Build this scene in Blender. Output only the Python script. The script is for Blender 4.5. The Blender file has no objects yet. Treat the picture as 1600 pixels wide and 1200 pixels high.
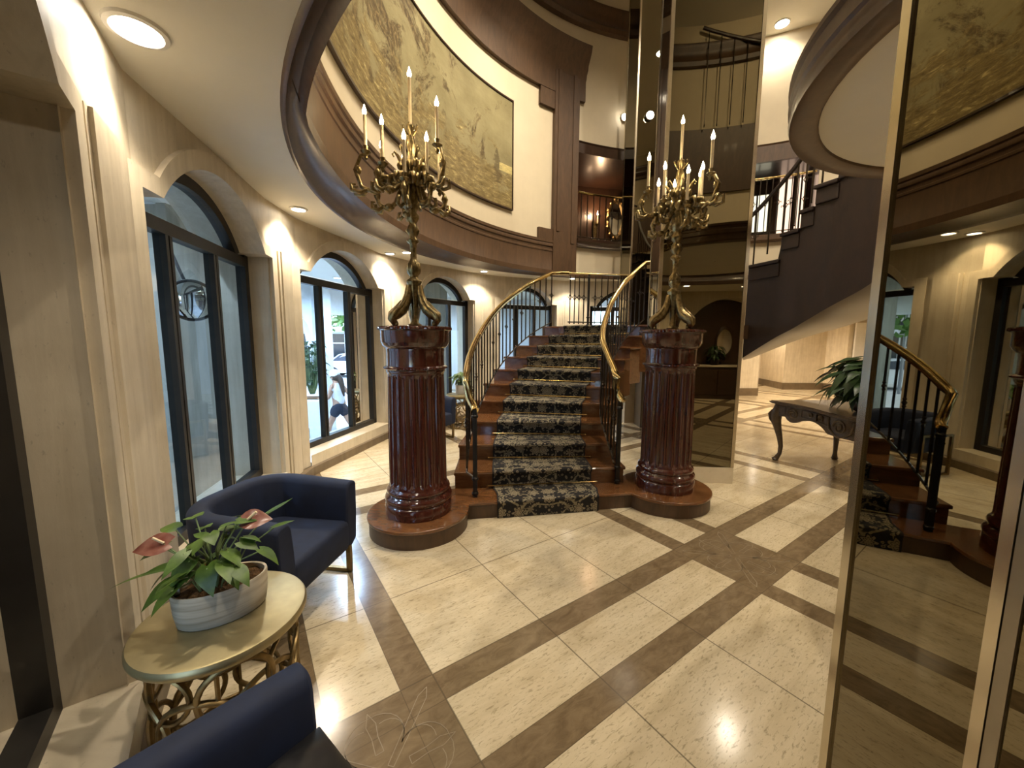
import bpy, bmesh, math, random
from math import sin, cos, pi, radians as rad, sqrt, atan2, hypot
from mathutils import Vector, Matrix
random.seed(7)
SC = bpy.context.scene
COL = SC.collection

# ------------------------------------------------------------------ helpers
class MB:
    def __init__(s):
        s.v = []; s.f = []; s.uv = {}
    def add(s, verts, faces, uvs=None):
        n = len(s.v); s.v += [tuple(p) for p in verts]
        for i, f in enumerate(faces):
            if uvs is not None: s.uv[len(s.f)] = uvs[i]
            s.f.append(tuple(n + k for k in f))
    def quad(s, a, b, c, d): s.add([a, b, c, d], [(0, 1, 2, 3)])
    def grid(s, rows, closed=False, uv=None, wrap=False):
        """rows: list of lists of points."""
        m, n = len(rows), len(rows[0]); V = [p for r in rows for p in r]; F = []; U = []
        for i in range(m if wrap else m - 1):
            i2 = (i + 1) % m
            for j in range(n if closed else n - 1):
                j2 = (j + 1) % n
                F.append((i * n + j, i * n + j2, i2 * n + j2, i2 * n + j))
                if uv: U.append([uv[i][j], uv[i][j2], uv[i2][j2], uv[i2][j]])
        s.add(V, F, U if uv else None)
    def box(s, x0, x1, y0, y1, z0, z1, M=None):
        P = [Vector((x, y, z)) for z in (z0, z1) for (x, y) in ((x0, y0), (x1, y0), (x1, y1), (x0, y1))]
        if M: P = [M @ p for p in P]
        s.add(P, [(3, 2, 1, 0), (4, 5, 6, 7), (0, 1, 5, 4), (1, 2, 6, 5), (2, 3, 7, 6), (3, 0, 4, 7)])
    def prism(s, poly, z0, z1, bottom=True):
        n = len(poly)
        P = [(p[0], p[1], z0) for p in poly] + [(p[0], p[1], z1) for p in poly]
        F = [tuple(range(n, 2 * n))] + [(i, (i + 1) % n, n + (i + 1) % n, n + i) for i in range(n)]
        if bottom: F.append(tuple(range(n - 1, -1, -1)))
        s.add(P, F)
    def tube(s, path, r, n=8, caps=True, flat=1.0, up=None):
        path = [Vector(p) for p in path]; m = len(path); rows = []
        R = r if isinstance(r, (list, tuple)) else [r] * m
        t0 = (path[1] - path[0]).normalized()
        ref = Vector(up) if up else (Vector((0, 0, 1)) if abs(t0.z) < .9 else Vector((1, 0, 0)))
        u = (ref - t0 * ref.dot(t0)).normalized()
        for i in range(m):
            t = (path[min(i + 1, m - 1)] - path[max(i - 1, 0)])
            if t.length < 1e-9: t = t0.copy()
            t.normalize(); u = u - t * u.dot(t)
            if u.length < 1e-6: u = t.orthogonal()
            u.normalize(); w = t.cross(u)
            rows.append([path[i] + (u * cos(2 * pi * k / n) * flat + w * sin(2 * pi * k / n)) * R[i] for k in range(n)])
        s.grid(rows, closed=True)
        if caps:
            s.add(rows[0], [tuple(range(n - 1, -1, -1))]); s.add(rows[-1], [tuple(range(n))])
    def lathe(s, prof, n=32, c=(0, 0, 0), mod=None, caps=True, sx=1, sy=1, rot=0):
        rows = []
        for (r, z) in prof:
            row = []
            for k in range(n):
                a = 2 * pi * k / n; rr = r if mod is None else mod(r, z, a)
                x, y = rr * cos(a) * sx, rr * sin(a) * sy
                row.append((c[0] + x * cos(rot) - y * sin(rot), c[1] + x * sin(rot) + y * cos(rot), c[2] + z))
            rows.append(row)
        s.grid(rows, closed=True)
        if caps:
            s.add(rows[0], [tuple(range(n - 1, -1, -1))]); s.add(rows[-1], [tuple(range(n))])
    def ball(s, c, r, sx=1, sy=1, sz=1, n=10, M=None):
        rows = []
        for i in range(n // 2 + 1):
            ph = -pi / 2 + pi * i / (n // 2)
            row = []
            for k in range(n):
                p = Vector((cos(ph) * cos(2 * pi * k / n) * sx, cos(ph) * sin(2 * pi * k / n) * sy, sin(ph) * sz)) * r
                if M: p = M @ p
                row.append(Vector(c) + p)
            rows.append(row)
        s.grid(rows, closed=True)
    def build(s, name, mat, parent=None, world=True, smooth=False, kind=None, bevel=0, label=None, autosmooth=None):
        off = Vector((0, 0, 0))
        if parent and world:
            q = parent
            while q: off += q.location; q = q.parent
        me = bpy.data.meshes.new(name)
        me.from_pydata([Vector(p) - off for p in s.v], [], s.f)
        if s.uv:
            L = me.uv_layers.new(name='UVMap')
            for pi_, poly in enumerate(me.polygons):
                u = s.uv.get(pi_)
                if u:
                    for li, q in zip(poly.loop_indices, u): L.data[li].uv = q
        bm = bmesh.new(); bm.from_mesh(me)
        bmesh.ops.remove_doubles(bm, verts=bm.verts, dist=1e-5)
        bmesh.ops.recalc_face_normals(bm, faces=bm.faces)
        bm.to_mesh(me); bm.free()
        if smooth:
            for p in me.polygons: p.use_smooth = True
            if autosmooth is None: autosmooth = 40
            me.set_sharp_from_angle(angle=rad(autosmooth))
        me.materials.append(mat)
        o = bpy.data.objects.new(name, me); COL.objects.link(o)
        if parent: o.parent = parent
        if kind: o['kind'] = kind
        if label: o['label'] = label
        if bevel:
            b = o.modifiers.new('bevel', 'BEVEL'); b.width = bevel; b.segments = 2; b.limit_method = 'ANGLE'; b.angle_limit = rad(40)
        return o

def tag(o, label, cat, group=None, kind=None):
    o['label'] = label; o['category'] = cat
    if group: o['group'] = group
    if kind: o['kind'] = kind
    return o
def empty(name, loc=(0, 0, 0), rz=0, label=None, cat=None, group=None, kind=None):
    o = bpy.data.objects.new(name, None); COL.objects.link(o); o.empty_display_size = .1
    o.location = loc; o.rotation_euler = (0, 0, rz)
    if label: tag(o, label, cat, group)
    if kind: o['kind'] = kind
    return o
def copy_tree(o, parent=None):
    c = o.copy(); COL.objects.link(c)
    if parent: c.parent = parent
    for ch in list(o.children): copy_tree(ch, c)
    return c
def lerp(a, b, t): return a + (b - a) * t
def cr(P, t):
    """Catmull-Rom through list of tuples at param t (index)."""
    n = len(P); i = max(0, min(n - 2, int(math.floor(t)))); f = t - i
    p1, p2 = Vector(P[i]), Vector(P[i + 1])
    p0 = Vector(P[i - 1]) if i > 0 else p1 * 2 - p2
    p3 = Vector(P[i + 2]) if i + 2 < n else p2 * 2 - p1
    return .5 * (2 * p1 + (p2 - p0) * f + (2 * p0 - 5 * p1 + 4 * p2 - p3) * f * f + (3 * p1 - p0 - 3 * p2 + p3) * f ** 3)

# ------------------------------------------------------------------ materials
class NT:
    def __init__(s, name):
        s.m = bpy.data.materials.new(name); s.m.use_nodes = True; s.t = s.m.node_tree; s.t.nodes.clear()
        s.out = s.t.nodes.new('ShaderNodeOutputMaterial')
    def n(s, typ, **kw):
        d = s.t.nodes.new('ShaderNode' + typ)
        for k, v in kw.items():
            if k.startswith('i_'):
                key = k[2:].replace('_', ' ')
                try: sock = d.inputs[int(key)]
                except ValueError: sock = d.inputs[key]
                s.set(sock, v)
            else: setattr(d, k, v)
        return d
    def set(s, sock, v):
        if isinstance(v, bpy.types.NodeSocket): s.t.links.new(v, sock)
        elif isinstance(v, bpy.types.Node): s.t.links.new(v.outputs[0], sock)
        else: sock.default_value = v
    def math(s, op, a, b=None, c=None):
        d = s.n('Math', operation=op); s.set(d.inputs[0], a)
        if b is not None: s.set(d.inputs[1], b)
        if c is not None: s.set(d.inputs[2], c)
        return d.outputs[0]
    def ramp(s, fac, stops, interp='LINEAR'):
        d = s.n('ValToRGB'); s.set(d.inputs[0], fac); r = d.color_ramp; r.interpolation = interp
        while len(r.elements) < len(stops): r.elements.new(.5)
        for e, (p, c) in zip(r.elements, stops):
            e.position = p; e.color = (*c, 1) if len(c) == 3 else c
        return d.outputs[0]
    def mix(s, fac, a, b, blend='MIX'):
        d = s.n('Mix', data_type='RGBA', blend_type=blend)
        s.set(d.inputs[0], fac)
        for sock, v in ((d.inputs[6], a), (d.inputs[7], b)):
            if isinstance(v, tuple): v = (*v, 1) if len(v) == 3 else v
            s.set(sock, v)
        return d.outputs[2]
    def noise(s, vec, scale, detail=4, rough=.55, dist=0):
        d = s.n('TexNoise', i_Scale=scale, i_Detail=detail, i_Roughness=rough, i_Distortion=dist)
        if vec is not None: s.set(d.inputs['Vector'], vec)
        return d.outputs[0]
    def coord(s, kind='Object', scale=None, rot=None):
        c = s.n('TexCoord').outputs[kind]
        if scale or rot:
            mp = s.n('Mapping'); s.set(mp.inputs[0], c)
            if scale: mp.inputs['Scale'].default_value = scale
            if rot: mp.inputs['Rotation'].default_value = rot
            c = mp.outputs[0]
        return c
    def pbr(s, color, rough=.5, metal=0, bump=None, bump_s=.1, bump_d=.01, **kw):
        b = s.n('BsdfPrincipled')
        if isinstance(color, tuple): color = (*color, 1) if len(color) == 3 else color
        s.set(b.inputs['Base Color'], color); s.set(b.inputs['Roughness'], rough); s.set(b.inputs['Metallic'], metal)
        for k, v in kw.items(): s.set(b.inputs[k.replace('_', ' ')], v)
        if bump is not None:
            d = s.n('Bump', i_Strength=bump_s, i_Distance=bump_d); s.set(d.inputs['Height'], bump); s.set(b.inputs['Normal'], d.outputs[0])
        s.set(s.out.inputs[0], b.outputs[0]); return s.m

def simple(name, col, rough=.5, metal=0, var=.12, sc=14, **kw):
    t = NT(name); c = t.coord(); nz = t.noise(c, sc, 3)
    d = tuple(x * (1 - var) for x in col); e = tuple(min(1, x * (1 + var)) for x in col)
    return t.pbr(t.ramp(nz, [(.3, d), (.7, e)]), rough, metal, **kw)

def wood(name, c1, c2, rough=.25, coat=.4, scale=(1, 1, 1), gs=7):
    t = NT(name); c = t.coord(scale=scale)
    g = t.noise(c, gs, 6, .6, 1.2); g2 = t.noise(c, gs * 5, 3)
    f = t.math('ADD', t.math('MULTIPLY', g, .75), t.math('MULTIPLY', g2, .25))
    return t.pbr(t.ramp(f, [(.3, c1), (.68, c2)]), rough, 0, Coat_Weight=coat, Coat_Roughness=.08)

def emis(name, col, strength):
    t = NT(name); e = t.n('Emission'); e.inputs[0].default_value = (*col, 1); e.inputs[1].default_value = strength
    t.set(t.out.inputs[0], e.outputs[0]); return t.m

def travertine(name, a, b, rough=.55, vertical=True):
    t = NT(name); c = t.coord()
    st = t.coord(scale=(9, 9, .7) if vertical else (1.2, 7, 1))
    n1 = t.noise(st, 1.6, 6, .6, .6); n2 = t.noise(c, 5, 5, .6)
    f = t.math('ADD', t.math('MULTIPLY', n1, .6), t.math('MULTIPLY', n2, .4))
    col = t.ramp(f, [(.32, a), (.66, b)])
    pits = t.noise(t.coord(scale=(30, 30, 12)), 2.2, 3, .7)
    pm = t.ramp(pits, [(.64, (0, 0, 0)), (.72, (1, 1, 1))])
    col = t.mix(t.math('MULTIPLY', pm, .35), col, tuple(x * .45 for x in a))
    return t.pbr(col, rough, 0, bump=pits, bump_s=.12, bump_d=.004)

M = {}
def floor_material():
    t = NT('floor_travertine')
    pos = t.n('NewGeometry').outputs['Position']
    sp = t.n('SeparateXYZ'); t.set(sp.inputs[0], pos); X, Y = sp.outputs[0], sp.outputs[1]
    U = t.math('ADD', t.math('MULTIPLY', X, .823), t.math('MULTIPLY', Y, .568))
    V = t.math('ADD', t.math('MULTIPLY', X, -.568), t.math('MULTIPLY', Y, .823))
    P = 2.585
    fu = t.math('MULTIPLY', t.math('FRACT', t.math('DIVIDE', t.math('ADD', t.math('SUBTRACT', U, 2.61), P * 20), P)), P)
    fv = t.math('MULTIPLY', t.math('FRACT', t.math('DIVIDE', t.math('ADD', t.math('SUBTRACT', V, .975), P * 20), P)), P)
    lt = lambda a, b: t.math('LESS_THAN', a, b); gt = lambda a, b: t.math('GREATER_THAN', a, b)
    mx = lambda a, b: t.math('MAXIMUM', a, b); mul = lambda a, b: t.math('MULTIPLY', a, b)
    inU = lt(fu, .62); inV = lt(fv, .62)
    bU = mul(inU, mx(lt(fu, .155), gt(fu, .465))); bV = mul(inV, mx(lt(fv, .155), gt(fv, .465)))
    dark = mx(mx(bU, bV), mul(inU, inV))
    # seams between slabs
    def near(a, v, w=.0035): return lt(t.math('ABSOLUTE', t.math('SUBTRACT', a, v)), w)
    seam = None
    for v in (.62, 1.275, 1.93):
        for a in (fu, fv):
            k = near(a, v); seam = k if seam is None else mx(seam, k)
    for a in (fu, fv):
        for v in (.002, .155, .465): seam = mx(seam, near(a, v, .0018))
    cv = t.n('CombineXYZ'); t.set(cv.inputs[0], U); t.set(cv.inputs[1], V)
    mp = t.n('Mapping'); t.set(mp.inputs[0], cv.outputs[0]); mp.inputs['Scale'].default_value = (1.1, 6, 1)
    v1 = t.noise(mp.outputs[0], 1.6, 7, .62, .8); v2 = t.noise(pos, 3.2, 6, .6)
    mp2 = t.n('Mapping'); t.set(mp2.inputs[0], cv.outputs[0]); mp2.inputs['Scale'].default_value = (20, 75, 1)
    pit = t.noise(mp2.outputs[0], 1.3, 5, .7, .6)
    pitm = t.ramp(pit, [(.54, (0, 0, 0)), (.64, (1, 1, 1))])
    light = t.ramp(t.math('ADD', t.math('MULTIPLY', v1, .65), t.math('MULTIPLY', v2, .35)), [(.3, (.44, .35, .215)), (.5, (.61, .51, .345)), (.7, (.72, .62, .445))])
    light = t.mix(t.math('MULTIPLY', pitm, .55), light, (.19, .14, .075))
    mp3 = t.n('Mapping'); t.set(mp3.inputs[0], cv.outputs[0]); mp3.inputs['Scale'].default_value = (4, 9, 1)
    dk = t.ramp(t.noise(mp3.outputs[0], 2.2, 7, .65, .8), [(.3, (.135, .093, .05)), (.7, (.245, .178, .104))])
    fle = t.ramp(t.noise(mp2.outputs[0], 1.9, 4, .7, 1.5), [(.66, (0, 0, 0)), (.74, (1, 1, 1))])
    dk = t.mix(t.math('MULTIPLY', fle, .3), dk, (.42, .36, .27))
    col = t.mix(dark, light, dk)
    col = t.mix(t.math('MULTIPLY', seam, .75), col, (.10, .075, .045))
    rg = t.math('ADD', .11, t.math('MULTIPLY', t.noise(pos, 2.5, 4), .10))
    return t.pbr(col, rg, 0, bump=pit, bump_s=.02, bump_d=.002, Specular_IOR_Level=.55)
M['floor'] = floor_material()
M['trav'] = travertine('travertine_wall', (.50, .425, .31), (.68, .60, .465))
M['trav_brown'] = travertine('travertine_brown', (.10, .07, .042), (.19, .14, .085), .4, False)
M['sill'] = travertine('travertine_sill', (.53, .45, .325), (.70, .62, .48), .3, False)
M['ceil'] = simple('ceiling_paint', (.74, .71, .63), .8, 0, .02, 3)
M['cream'] = simple('cream_paint', (.60, .51, .36), .7, 0, .03, 4)
M['mahog'] = wood('mahogany', (.050, .025, .011), (.098, .051, .023), .46, .10, (1.5, 1.5, .35))
M['mahog_d'] = wood('mahogany_dark', (.022, .011, .007), (.046, .022, .012), .3, .3, (1, 1, .4))
M['column'] = wood('column_mahogany', (.038, .009, .006), (.085, .020, .011), .16, .7, (3, 3, .5))
M['step'] = wood('step_wood', (.095, .037, .013), (.21, .090, .032), .16, .6, (1, 3, 3), 5)
M['brass'] = simple('polished_brass', (.74, .56, .25), .16, 1, .08)
M['bronze'] = simple('aged_bronze', (.24, .18, .085), .30, 1, .5, 40)
M['gold'] = simple('gilt_metal', (.26, .185, .085), .42, 1, .25, 25)
M['gold_top'] = simple('gilt_tabletop', (.43, .36, .20), .42, .85, .12, 10)
M['iron'] = simple('black_iron', (.022, .019, .017), .38, .6, .2)
M['iron_d'] = simple('bronze_iron', (.045, .034, .024), .32, .8, .2)
M['steel'] = simple('mirror_trim_metal', (.62, .55, .43), .22, 1, .06)
M['frame'] = simple('bronze_window_frame', (.028, .025, .022), .4, .4, .15)
M['velvet'] = None
M['black'] = simple('black_leather', (.010, .010, .011), .35, 0, .3, 30)
M['candle'] = simple('candle_sleeve', (.72, .58, .36), .5, 0, .05)
M['flame'] = emis('candle_bulb', (1.0, .80, .48), 45)
M['lamp'] = emis('downlight_lens', (1.0, .93, .80), 28)
M['lamp_dim'] = emis('downlight_lens_dim', (1.0, .95, .85), 9)
M['white'] = simple('white_trim', (.72, .70, .66), .5, 0, .03)
M['leaf'] = None

def mk():
    t = NT('navy_velvet'); c = t.coord(); n = t.noise(c, 9, 4)
    M['velvet'] = t.pbr(t.ramp(n, [(.3, (.0022, .006, .022)), (.7, (.0045, .012, .042))]), .8, 0, Sheen_Weight=.05, Sheen_Roughness=.4, Sheen_Tint=(.08, .20, .60, 1))
    t = NT('anthurium_leaf'); c = t.coord(); n = t.noise(c, 18, 4)
    M['leaf'] = t.pbr(t.ramp(n, [(.3, (.024, .058, .008)), (.72, (.095, .165, .018))]), .46, 0)
    t = NT('dark_leaf'); n = t.noise(t.coord(), 12, 4)
    M['leaf_d'] = t.pbr(t.ramp(n, [(.3, (.010, .024, .008)), (.72, (.035, .07, .022))]), .35, 0)
    t = NT('tree_leaf'); n = t.noise(t.coord(), 1.5, 4)
    M['leaf_t'] = t.pbr(t.ramp(n, [(.3, (.05, .13, .02)), (.72, (.20, .36, .07))]), .6, 0)
    t = NT('spathe'); n = t.noise(t.coord(), 30, 4)
    M['spathe'] = t.pbr(t.ramp(n, [(.3, (.14, .042, .030)), (.7, (.25, .11, .08))]), .25, 0)
    t = NT('moss'); n = t.noise(t.coord(), 55, 5, .7)
    M['moss'] = t.pbr(t.ramp(n, [(.3, (.05, .025, .008)), (.7, (.22, .11, .035))]), .95, 0, bump=n, bump_s=1, bump_d=.02)
    # white-washed pot with wavering brown bands
    t = NT('striped_pot'); n = t.noise(t.coord(scale=(1.5, 1.5, 26)), 1.5, 4, .5, .4)
    M['pot'] = t.pbr(t.ramp(n, [(.3, (.40, .335, .235)), (.5, (.60, .53, .41)), (.7, (.31, .245, .16))]), .6, 0)
    # bronze mirror
    t = NT('bronze_mirror'); n = t.noise(t.coord(), .6, 2)
    M['mirror'] = t.pbr(t.ramp(n, [(.3, (.19, .165, .11)), (.7, (.205, .178, .118))]), .012, 1)
    t = NT('silver_mirror'); n = t.noise(t.coord(), .6, 2)
    M['mirror_s'] = t.pbr(t.ramp(n, [(.3, (.70, .74, .78)), (.7, (.76, .78, .80))]), .03, 1)
    # window glass: thin pane
    t = NT('window_glass'); tr = t.n('BsdfTransparent'); tr.inputs[0].default_value = (.62, .77, .93, 1)
    gl = t.n('BsdfGlossy'); gl.inputs['Roughness'].default_value = .01; gl.inputs[0].default_value = (1, 1, 1, 1)
    fr = t.n('Fresnel', i_IOR=1.45); mx = t.n('MixShader'); t.set(mx.inputs[0], t.math('MULTIPLY', fr.outputs[0], 1.1)); t.set(mx.inputs[1], tr.outputs[0]); t.set(mx.inputs[2], gl.outputs[0])
    t.set(t.out.inputs[0], mx.outputs[0]); M['glass'] = t.m
    # stair runner: black ground, tan flowers and trellis
    t = NT('floral_carpet'); uvn = t.n('TexCoord').outputs['UV']
    sp = t.n('SeparateXYZ'); t.set(sp.inputs[0], uvn)
    mu = t.math('ABSOLUTE', t.math('SUBTRACT', sp.outputs[0], .5))
    cb = t.n('CombineXYZ'); t.set(cb.inputs[0], mu); t.set(cb.inputs[1], sp.outputs[1])
    wob = t.n('TexNoise', i_Scale=16., i_Detail=4.); t.set(wob.inputs['Vector'], cb.outputs[0])
    va = t.n('VectorMath', operation='SCALE'); t.set(va.inputs[0], wob.outputs['Color']); va.inputs['Scale'].default_value = .03
    vb = t.n('VectorMath', operation='ADD'); t.set(vb.inputs[0], cb.outputs[0]); t.set(vb.inputs[1], va.outputs[0])
    vo = t.n('TexVoronoi', feature='F1', i_Scale=6.6, i_Randomness=.5); t.set(vo.inputs['Vector'], vb.outputs[0])
    dv_ = t.n('VectorMath', operation='SUBTRACT'); t.set(dv_.inputs[0], vb.outputs[0]); t.set(dv_.inputs[1], vo.outputs['Position'])
    sd_ = t.n('SeparateXYZ'); t.set(sd_.inputs[0], dv_.outputs[0])
    th_ = t.math('ARCTAN2', sd_.outputs[1], sd_.outputs[0])
    ln_ = t.n('VectorMath', operation='LENGTH'); t.set(ln_.inputs[0], dv_.outputs[0])
    pet = t.math('MULTIPLY_ADD', t.math('COSINE', t.math('MULTIPLY', th_, 7.)), .20, 1.)
    rr_ = t.math('DIVIDE', ln_.outputs['Value'], t.math('MULTIPLY', pet, .068))
    flower = t.ramp(rr_, [(.0, (.30, .22, .12)), (.16, (.36, .29, .18)), (.20, (.02, .016, .013)), (.30, (.36, .30, .20)), (.46, (.27, .215, .13)), (.50, (.014, .012, .010)), (.62, (.33, .275, .18)), (.76, (.25, .20, .125)), (.80, (.012, .010, .010)), (1.0, (.012, .010, .010))])
    vs = t.n('TexVoronoi', feature='F1', i_Scale=24., i_Randomness=.9); t.set(vs.inputs['Vector'], vb.outputs[0])
    small = t.ramp(vs.outputs['Distance'], [(.0, (.30, .25, .16)), (.14, (.03, .025, .02)), (.18, (.27, .22, .14)), (.30, (.20, .165, .10)), (.345, (.012, .010, .010))])
    ve = t.n('TexVoronoi', feature='DISTANCE_TO_EDGE', i_Scale=5.2, i_Randomness=.75); t.set(ve.inputs['Vector'], vb.outputs[0])
    vine = t.ramp(ve.outputs['Distance'], [(.022, (1, 1, 1)), (.05, (0, 0, 0))])
    isf = t.math('LESS_THAN', rr_, .95)
    col = t.mix(t.math('MULTIPLY', vine, .8), small, (.33, .28, .17))
    col = t.mix(isf, col, flower)
    nn = t.noise(t.coord(), 90, 3, .7)
    col = t.mix(.45, col, t.ramp(nn, [(.3, (.25, .25, .25)), (.7, (1, 1, 1))]), 'MULTIPLY')
    edge = t.math('GREATER_THAN', mu, .485)
    col = t.mix(edge, col, (.012, .01, .01))
    M['carpet'] = t.pbr(col, .95, 0, bump=nn, bump_s=.5, bump_d=.004)
    # gilded mural: olive gold ground, tree masses, rocks and water
    t = NT('gilded_mural'); uvn = t.n('TexCoord').outputs['UV']
    sp = t.n('SeparateXYZ'); t.set(sp.inputs[0], uvn); u, v = sp.outputs[0], sp.outputs[1]
    def mp(sx, sy):
        m = t.n('Mapping'); t.set(m.inputs[0], uvn); m.inputs['Scale'].default_value = (sx, sy, 1); return m.outputs[0]
    base = t.ramp(t.noise(mp(6, 3), 1.2, 5, .6), [(.3, (.20, .165, .075)), (.7, (.31, .265, .135))])
    trees = t.noise(mp(7, 2.4), 1., 9, .74, 1.0)
    left = t.math('SUBTRACT', 1., t.math('MULTIPLY', u, 1.5))
    tm = t.ramp(t.math('ADD', trees, t.math('MULTIPLY', left, .15)), [(.53, (0, 0, 0)), (.60, (1, 1, 1))])
    tcol = t.ramp(t.noise(mp(46, 13), 1., 7, .75, 1.2), [(.36, (.040, .024, .008)), (.52, (.105, .068, .025)), (.68, (.29, .22, .10))])
    c1 = t.mix(t.math('MULTIPLY', tm, .92), base, tcol)
    low = t.math('SUBTRACT', .42, v)
    gm = t.ramp(t.math('ADD', t.noise(mp(12, 6), 1., 7, .7, .8), t.math('MULTIPLY', low, .55)), [(.50, (0, 0, 0)), (.60, (1, 1, 1))])
    gcol = t.ramp(t.noise(mp(26, 36), 1., 7, .8, .6), [(.35, (.10, .065, .02)), (.55, (.24, .18, .07)), (.72, (.66, .54, .24))])
    c1 = t.mix(gm, c1, gcol)
    rkd = t.ramp(t.math('ADD', t.noise(mp(40, 26), 1., 6, .75), t.math('MULTIPLY', t.math('ABSOLUTE', t.math('SUBTRACT', u, .92)), -7.)), [(.30, (0, 0, 0)), (.45, (1, 1, 1))])
    rkd = t.math('MULTIPLY', rkd, t.math('MULTIPLY', t.math('GREATER_THAN', v, .2), t.math('LESS_THAN', t.math('ADD', v, t.math('MULTIPLY', t.math('ABSOLUTE', t.math('SUBTRACT', u, .915)), 6.)), .52)))
    gl_ = t.math('MULTIPLY', t.math('LESS_THAN', t.math('ABSOLUTE', t.math('SUBTRACT', v, .36)), .035), t.math('GREATER_THAN', u, .93))
    # dark rock near the edge beside the pier
    du = t.math('DIVIDE', t.math('SUBTRACT', u, .93), .05); dv = t.math('DIVIDE', t.math('SUBTRACT', v, .34), .17)
    dd = t.math('ADD', t.math('ADD', t.math('MULTIPLY', du, du), t.math('MULTIPLY', dv, dv)), t.math('MULTIPLY', t.noise(mp(50, 20), 1., 4), 1.2))
    rk = t.ramp(dd, [(1.05, (1, 1, 1)), (1.3, (0, 0, 0))])
    c1 = t.mix(t.math('MULTIPLY', rkd, .7), c1, (.085, .058, .024))
    c1 = t.mix(t.math('MULTIPLY', gl_, t.math('MULTIPLY', t.noise(mp(60, 60), 1., 5), 1.1)), c1, (.72, .58, .22))
    b2 = t.noise(mp(40, 40), 1., 5)
    M['mural'] = t.pbr(c1, .45, .12, bump=b2, bump_s=.25, bump_d=.01)
    t = NT('concrete'); n = t.noise(t.coord(scale=(6, 6, 1)), 2, 6, .6)
    M['concrete'] = t.pbr(t.ramp(n, [(.3, (.30, .28, .23)), (.7, (.42, .39, .33))]), .8, 0)
    t = NT('paving'); n = t.noise(t.coord(), 1.5, 6, .6)
    br = t.n('TexBrick', i_Scale=1.6); t.set(br.inputs['Vector'], t.coord()); br.inputs['Color1'].default_value = (.52, .53, .55, 1); br.inputs['Color2'].default_value = (.60, .60, .60, 1); br.inputs['Mortar'].default_value = (.34, .34, .35, 1)
    M['paving'] = t.pbr(t.mix(.35, br.outputs[0], t.ramp(n, [(.3, (.3, .3, .3)), (.7, (.8, .8, .8))])), .7, 0)
mk()
M['ext_white'] = simple('exterior_stucco', (.78, .80, .82), .8, 0, .03)
M['asphalt'] = simple('pale_road', (.58, .58, .57), .8, 0, .06, 3)
M['lit_blind'] = emis('lit_blind', (1.0, .68, .48), .9)
M['lit_cream'] = emis('lit_panel', (1.0, .92, .66), .8)
M['skin'] = simple('skin', (.42, .24, .16), .5, 0, .05)
M['hair'] = simple('dark_hair', (.035, .02, .013), .5, 0, .2)
M['cloth_w'] = simple('white_cloth', (.75, .75, .78), .8, 0, .04)
M['cloth_d'] = simple('navy_cloth', (.015, .018, .035), .8, 0, .2)
M['car_w'] = simple('car_paint_white', (.70, .71, .73), .2, .1, .02)
M['car_g'] = simple('car_paint_grey', (.30, .32, .35), .2, .4, .03)
M['tyre'] = simple('tyre_rubber', (.015, .015, .015), .8)
M['dark_glass'] = simple('dark_glass', (.03, .04, .05), .08, 0, .1)
M['bark'] = simple('bark', (.10, .07, .05), .9, 0, .3)
M['wood_shaded'] = wood('shaded_stair_wood', (.014, .007, .0035), (.030, .014, .007), .55, .0, (1, 1, .5))  # stair wood with its shade put into the colour, since little light reaches it
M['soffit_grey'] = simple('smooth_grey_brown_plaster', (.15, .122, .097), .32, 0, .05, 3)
M['steel_d'] = simple('brushed_grey_metal', (.34, .30, .24), .35, 1, .06)
M['sign_black'] = simple('banner_black', (.02, .02, .022), .6)
M['stem'] = simple('leaf_stem', (.16, .22, .09), .5)
# ------------------------------------------------------------------ camera
f_px = 603.0; H = 1.6
p = math.atan(70 / f_px); a_r = rad(.3)
Fv = Vector((0, cos(p), -sin(p))); R0 = Vector((1, 0, 0)); U0 = Vector((0, sin(p), cos(p)))
Rv = R0 * cos(a_r) + U0 * sin(a_r); Uv = -R0 * sin(a_r) + U0 * cos(a_r)
cam = bpy.data.cameras.new('camera'); cam.sensor_width = 36; cam.lens = f_px / 1600 * 36; cam.clip_start = .02; cam.clip_end = 300
co = bpy.data.objects.new('camera', cam); COL.objects.link(co)
mw = Matrix.Identity(4)
for i, c in enumerate((Rv, Uv, -Fv)):
    for j in range(3): mw[j][i] = c[j]
mw[2][3] = H
co.matrix_world = mw; SC.camera = co

# ------------------------------------------------------------------ plan geometry
CC = Vector((2.2, 4.35)); C2 = Vector((3.34, 3.765)); R2 = 4.78
ZC = 2.9
def on2(az, r, z): return Vector((C2.x + r * cos(rad(az)), C2.y + r * sin(rad(az)), z))
def d2(az):
    u = Vector((cos(rad(az)), sin(rad(az)))); o = CC - C2; b = o.dot(u)
    return -b + sqrt(b * b - (o.dot(o) - R2 * R2))
def openR(az):
    az %= 360
    w = 1.0 if 100 <= az <= 235 else (max(0, (az - 85) / 15) if az < 100 else max(0, 1 - (az - 235) / 30))
    return lerp(d2(az) + .06, 4.03, w)
def cyl_patch(mb, az0, az1, z0, z1, r, n=None, thick=None, uv=False):
    n = n or max(2, int(abs(az1 - az0) / 1.5))
    A = [lerp(az0, az1, i / n) for i in range(n + 1)]
    rows = [[on2(a, r, z) for a in A] for z in (z0, z1)]
    if thick is None:
        U = [[(i / n, j) for i in range(n + 1)] for j in (0, 1)] if uv else None
        mb.grid(rows, uv=U)
    else:
        ro = [[on2(a, r + thick, z) for a in A] for z in (z0, z1)]
        mb.grid([rows[0], rows[1], ro[1], ro[0]], wrap=True)
        for k in (0, -1): mb.quad(rows[0][k], rows[1][k], ro[1][k], ro[0][k])
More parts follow.
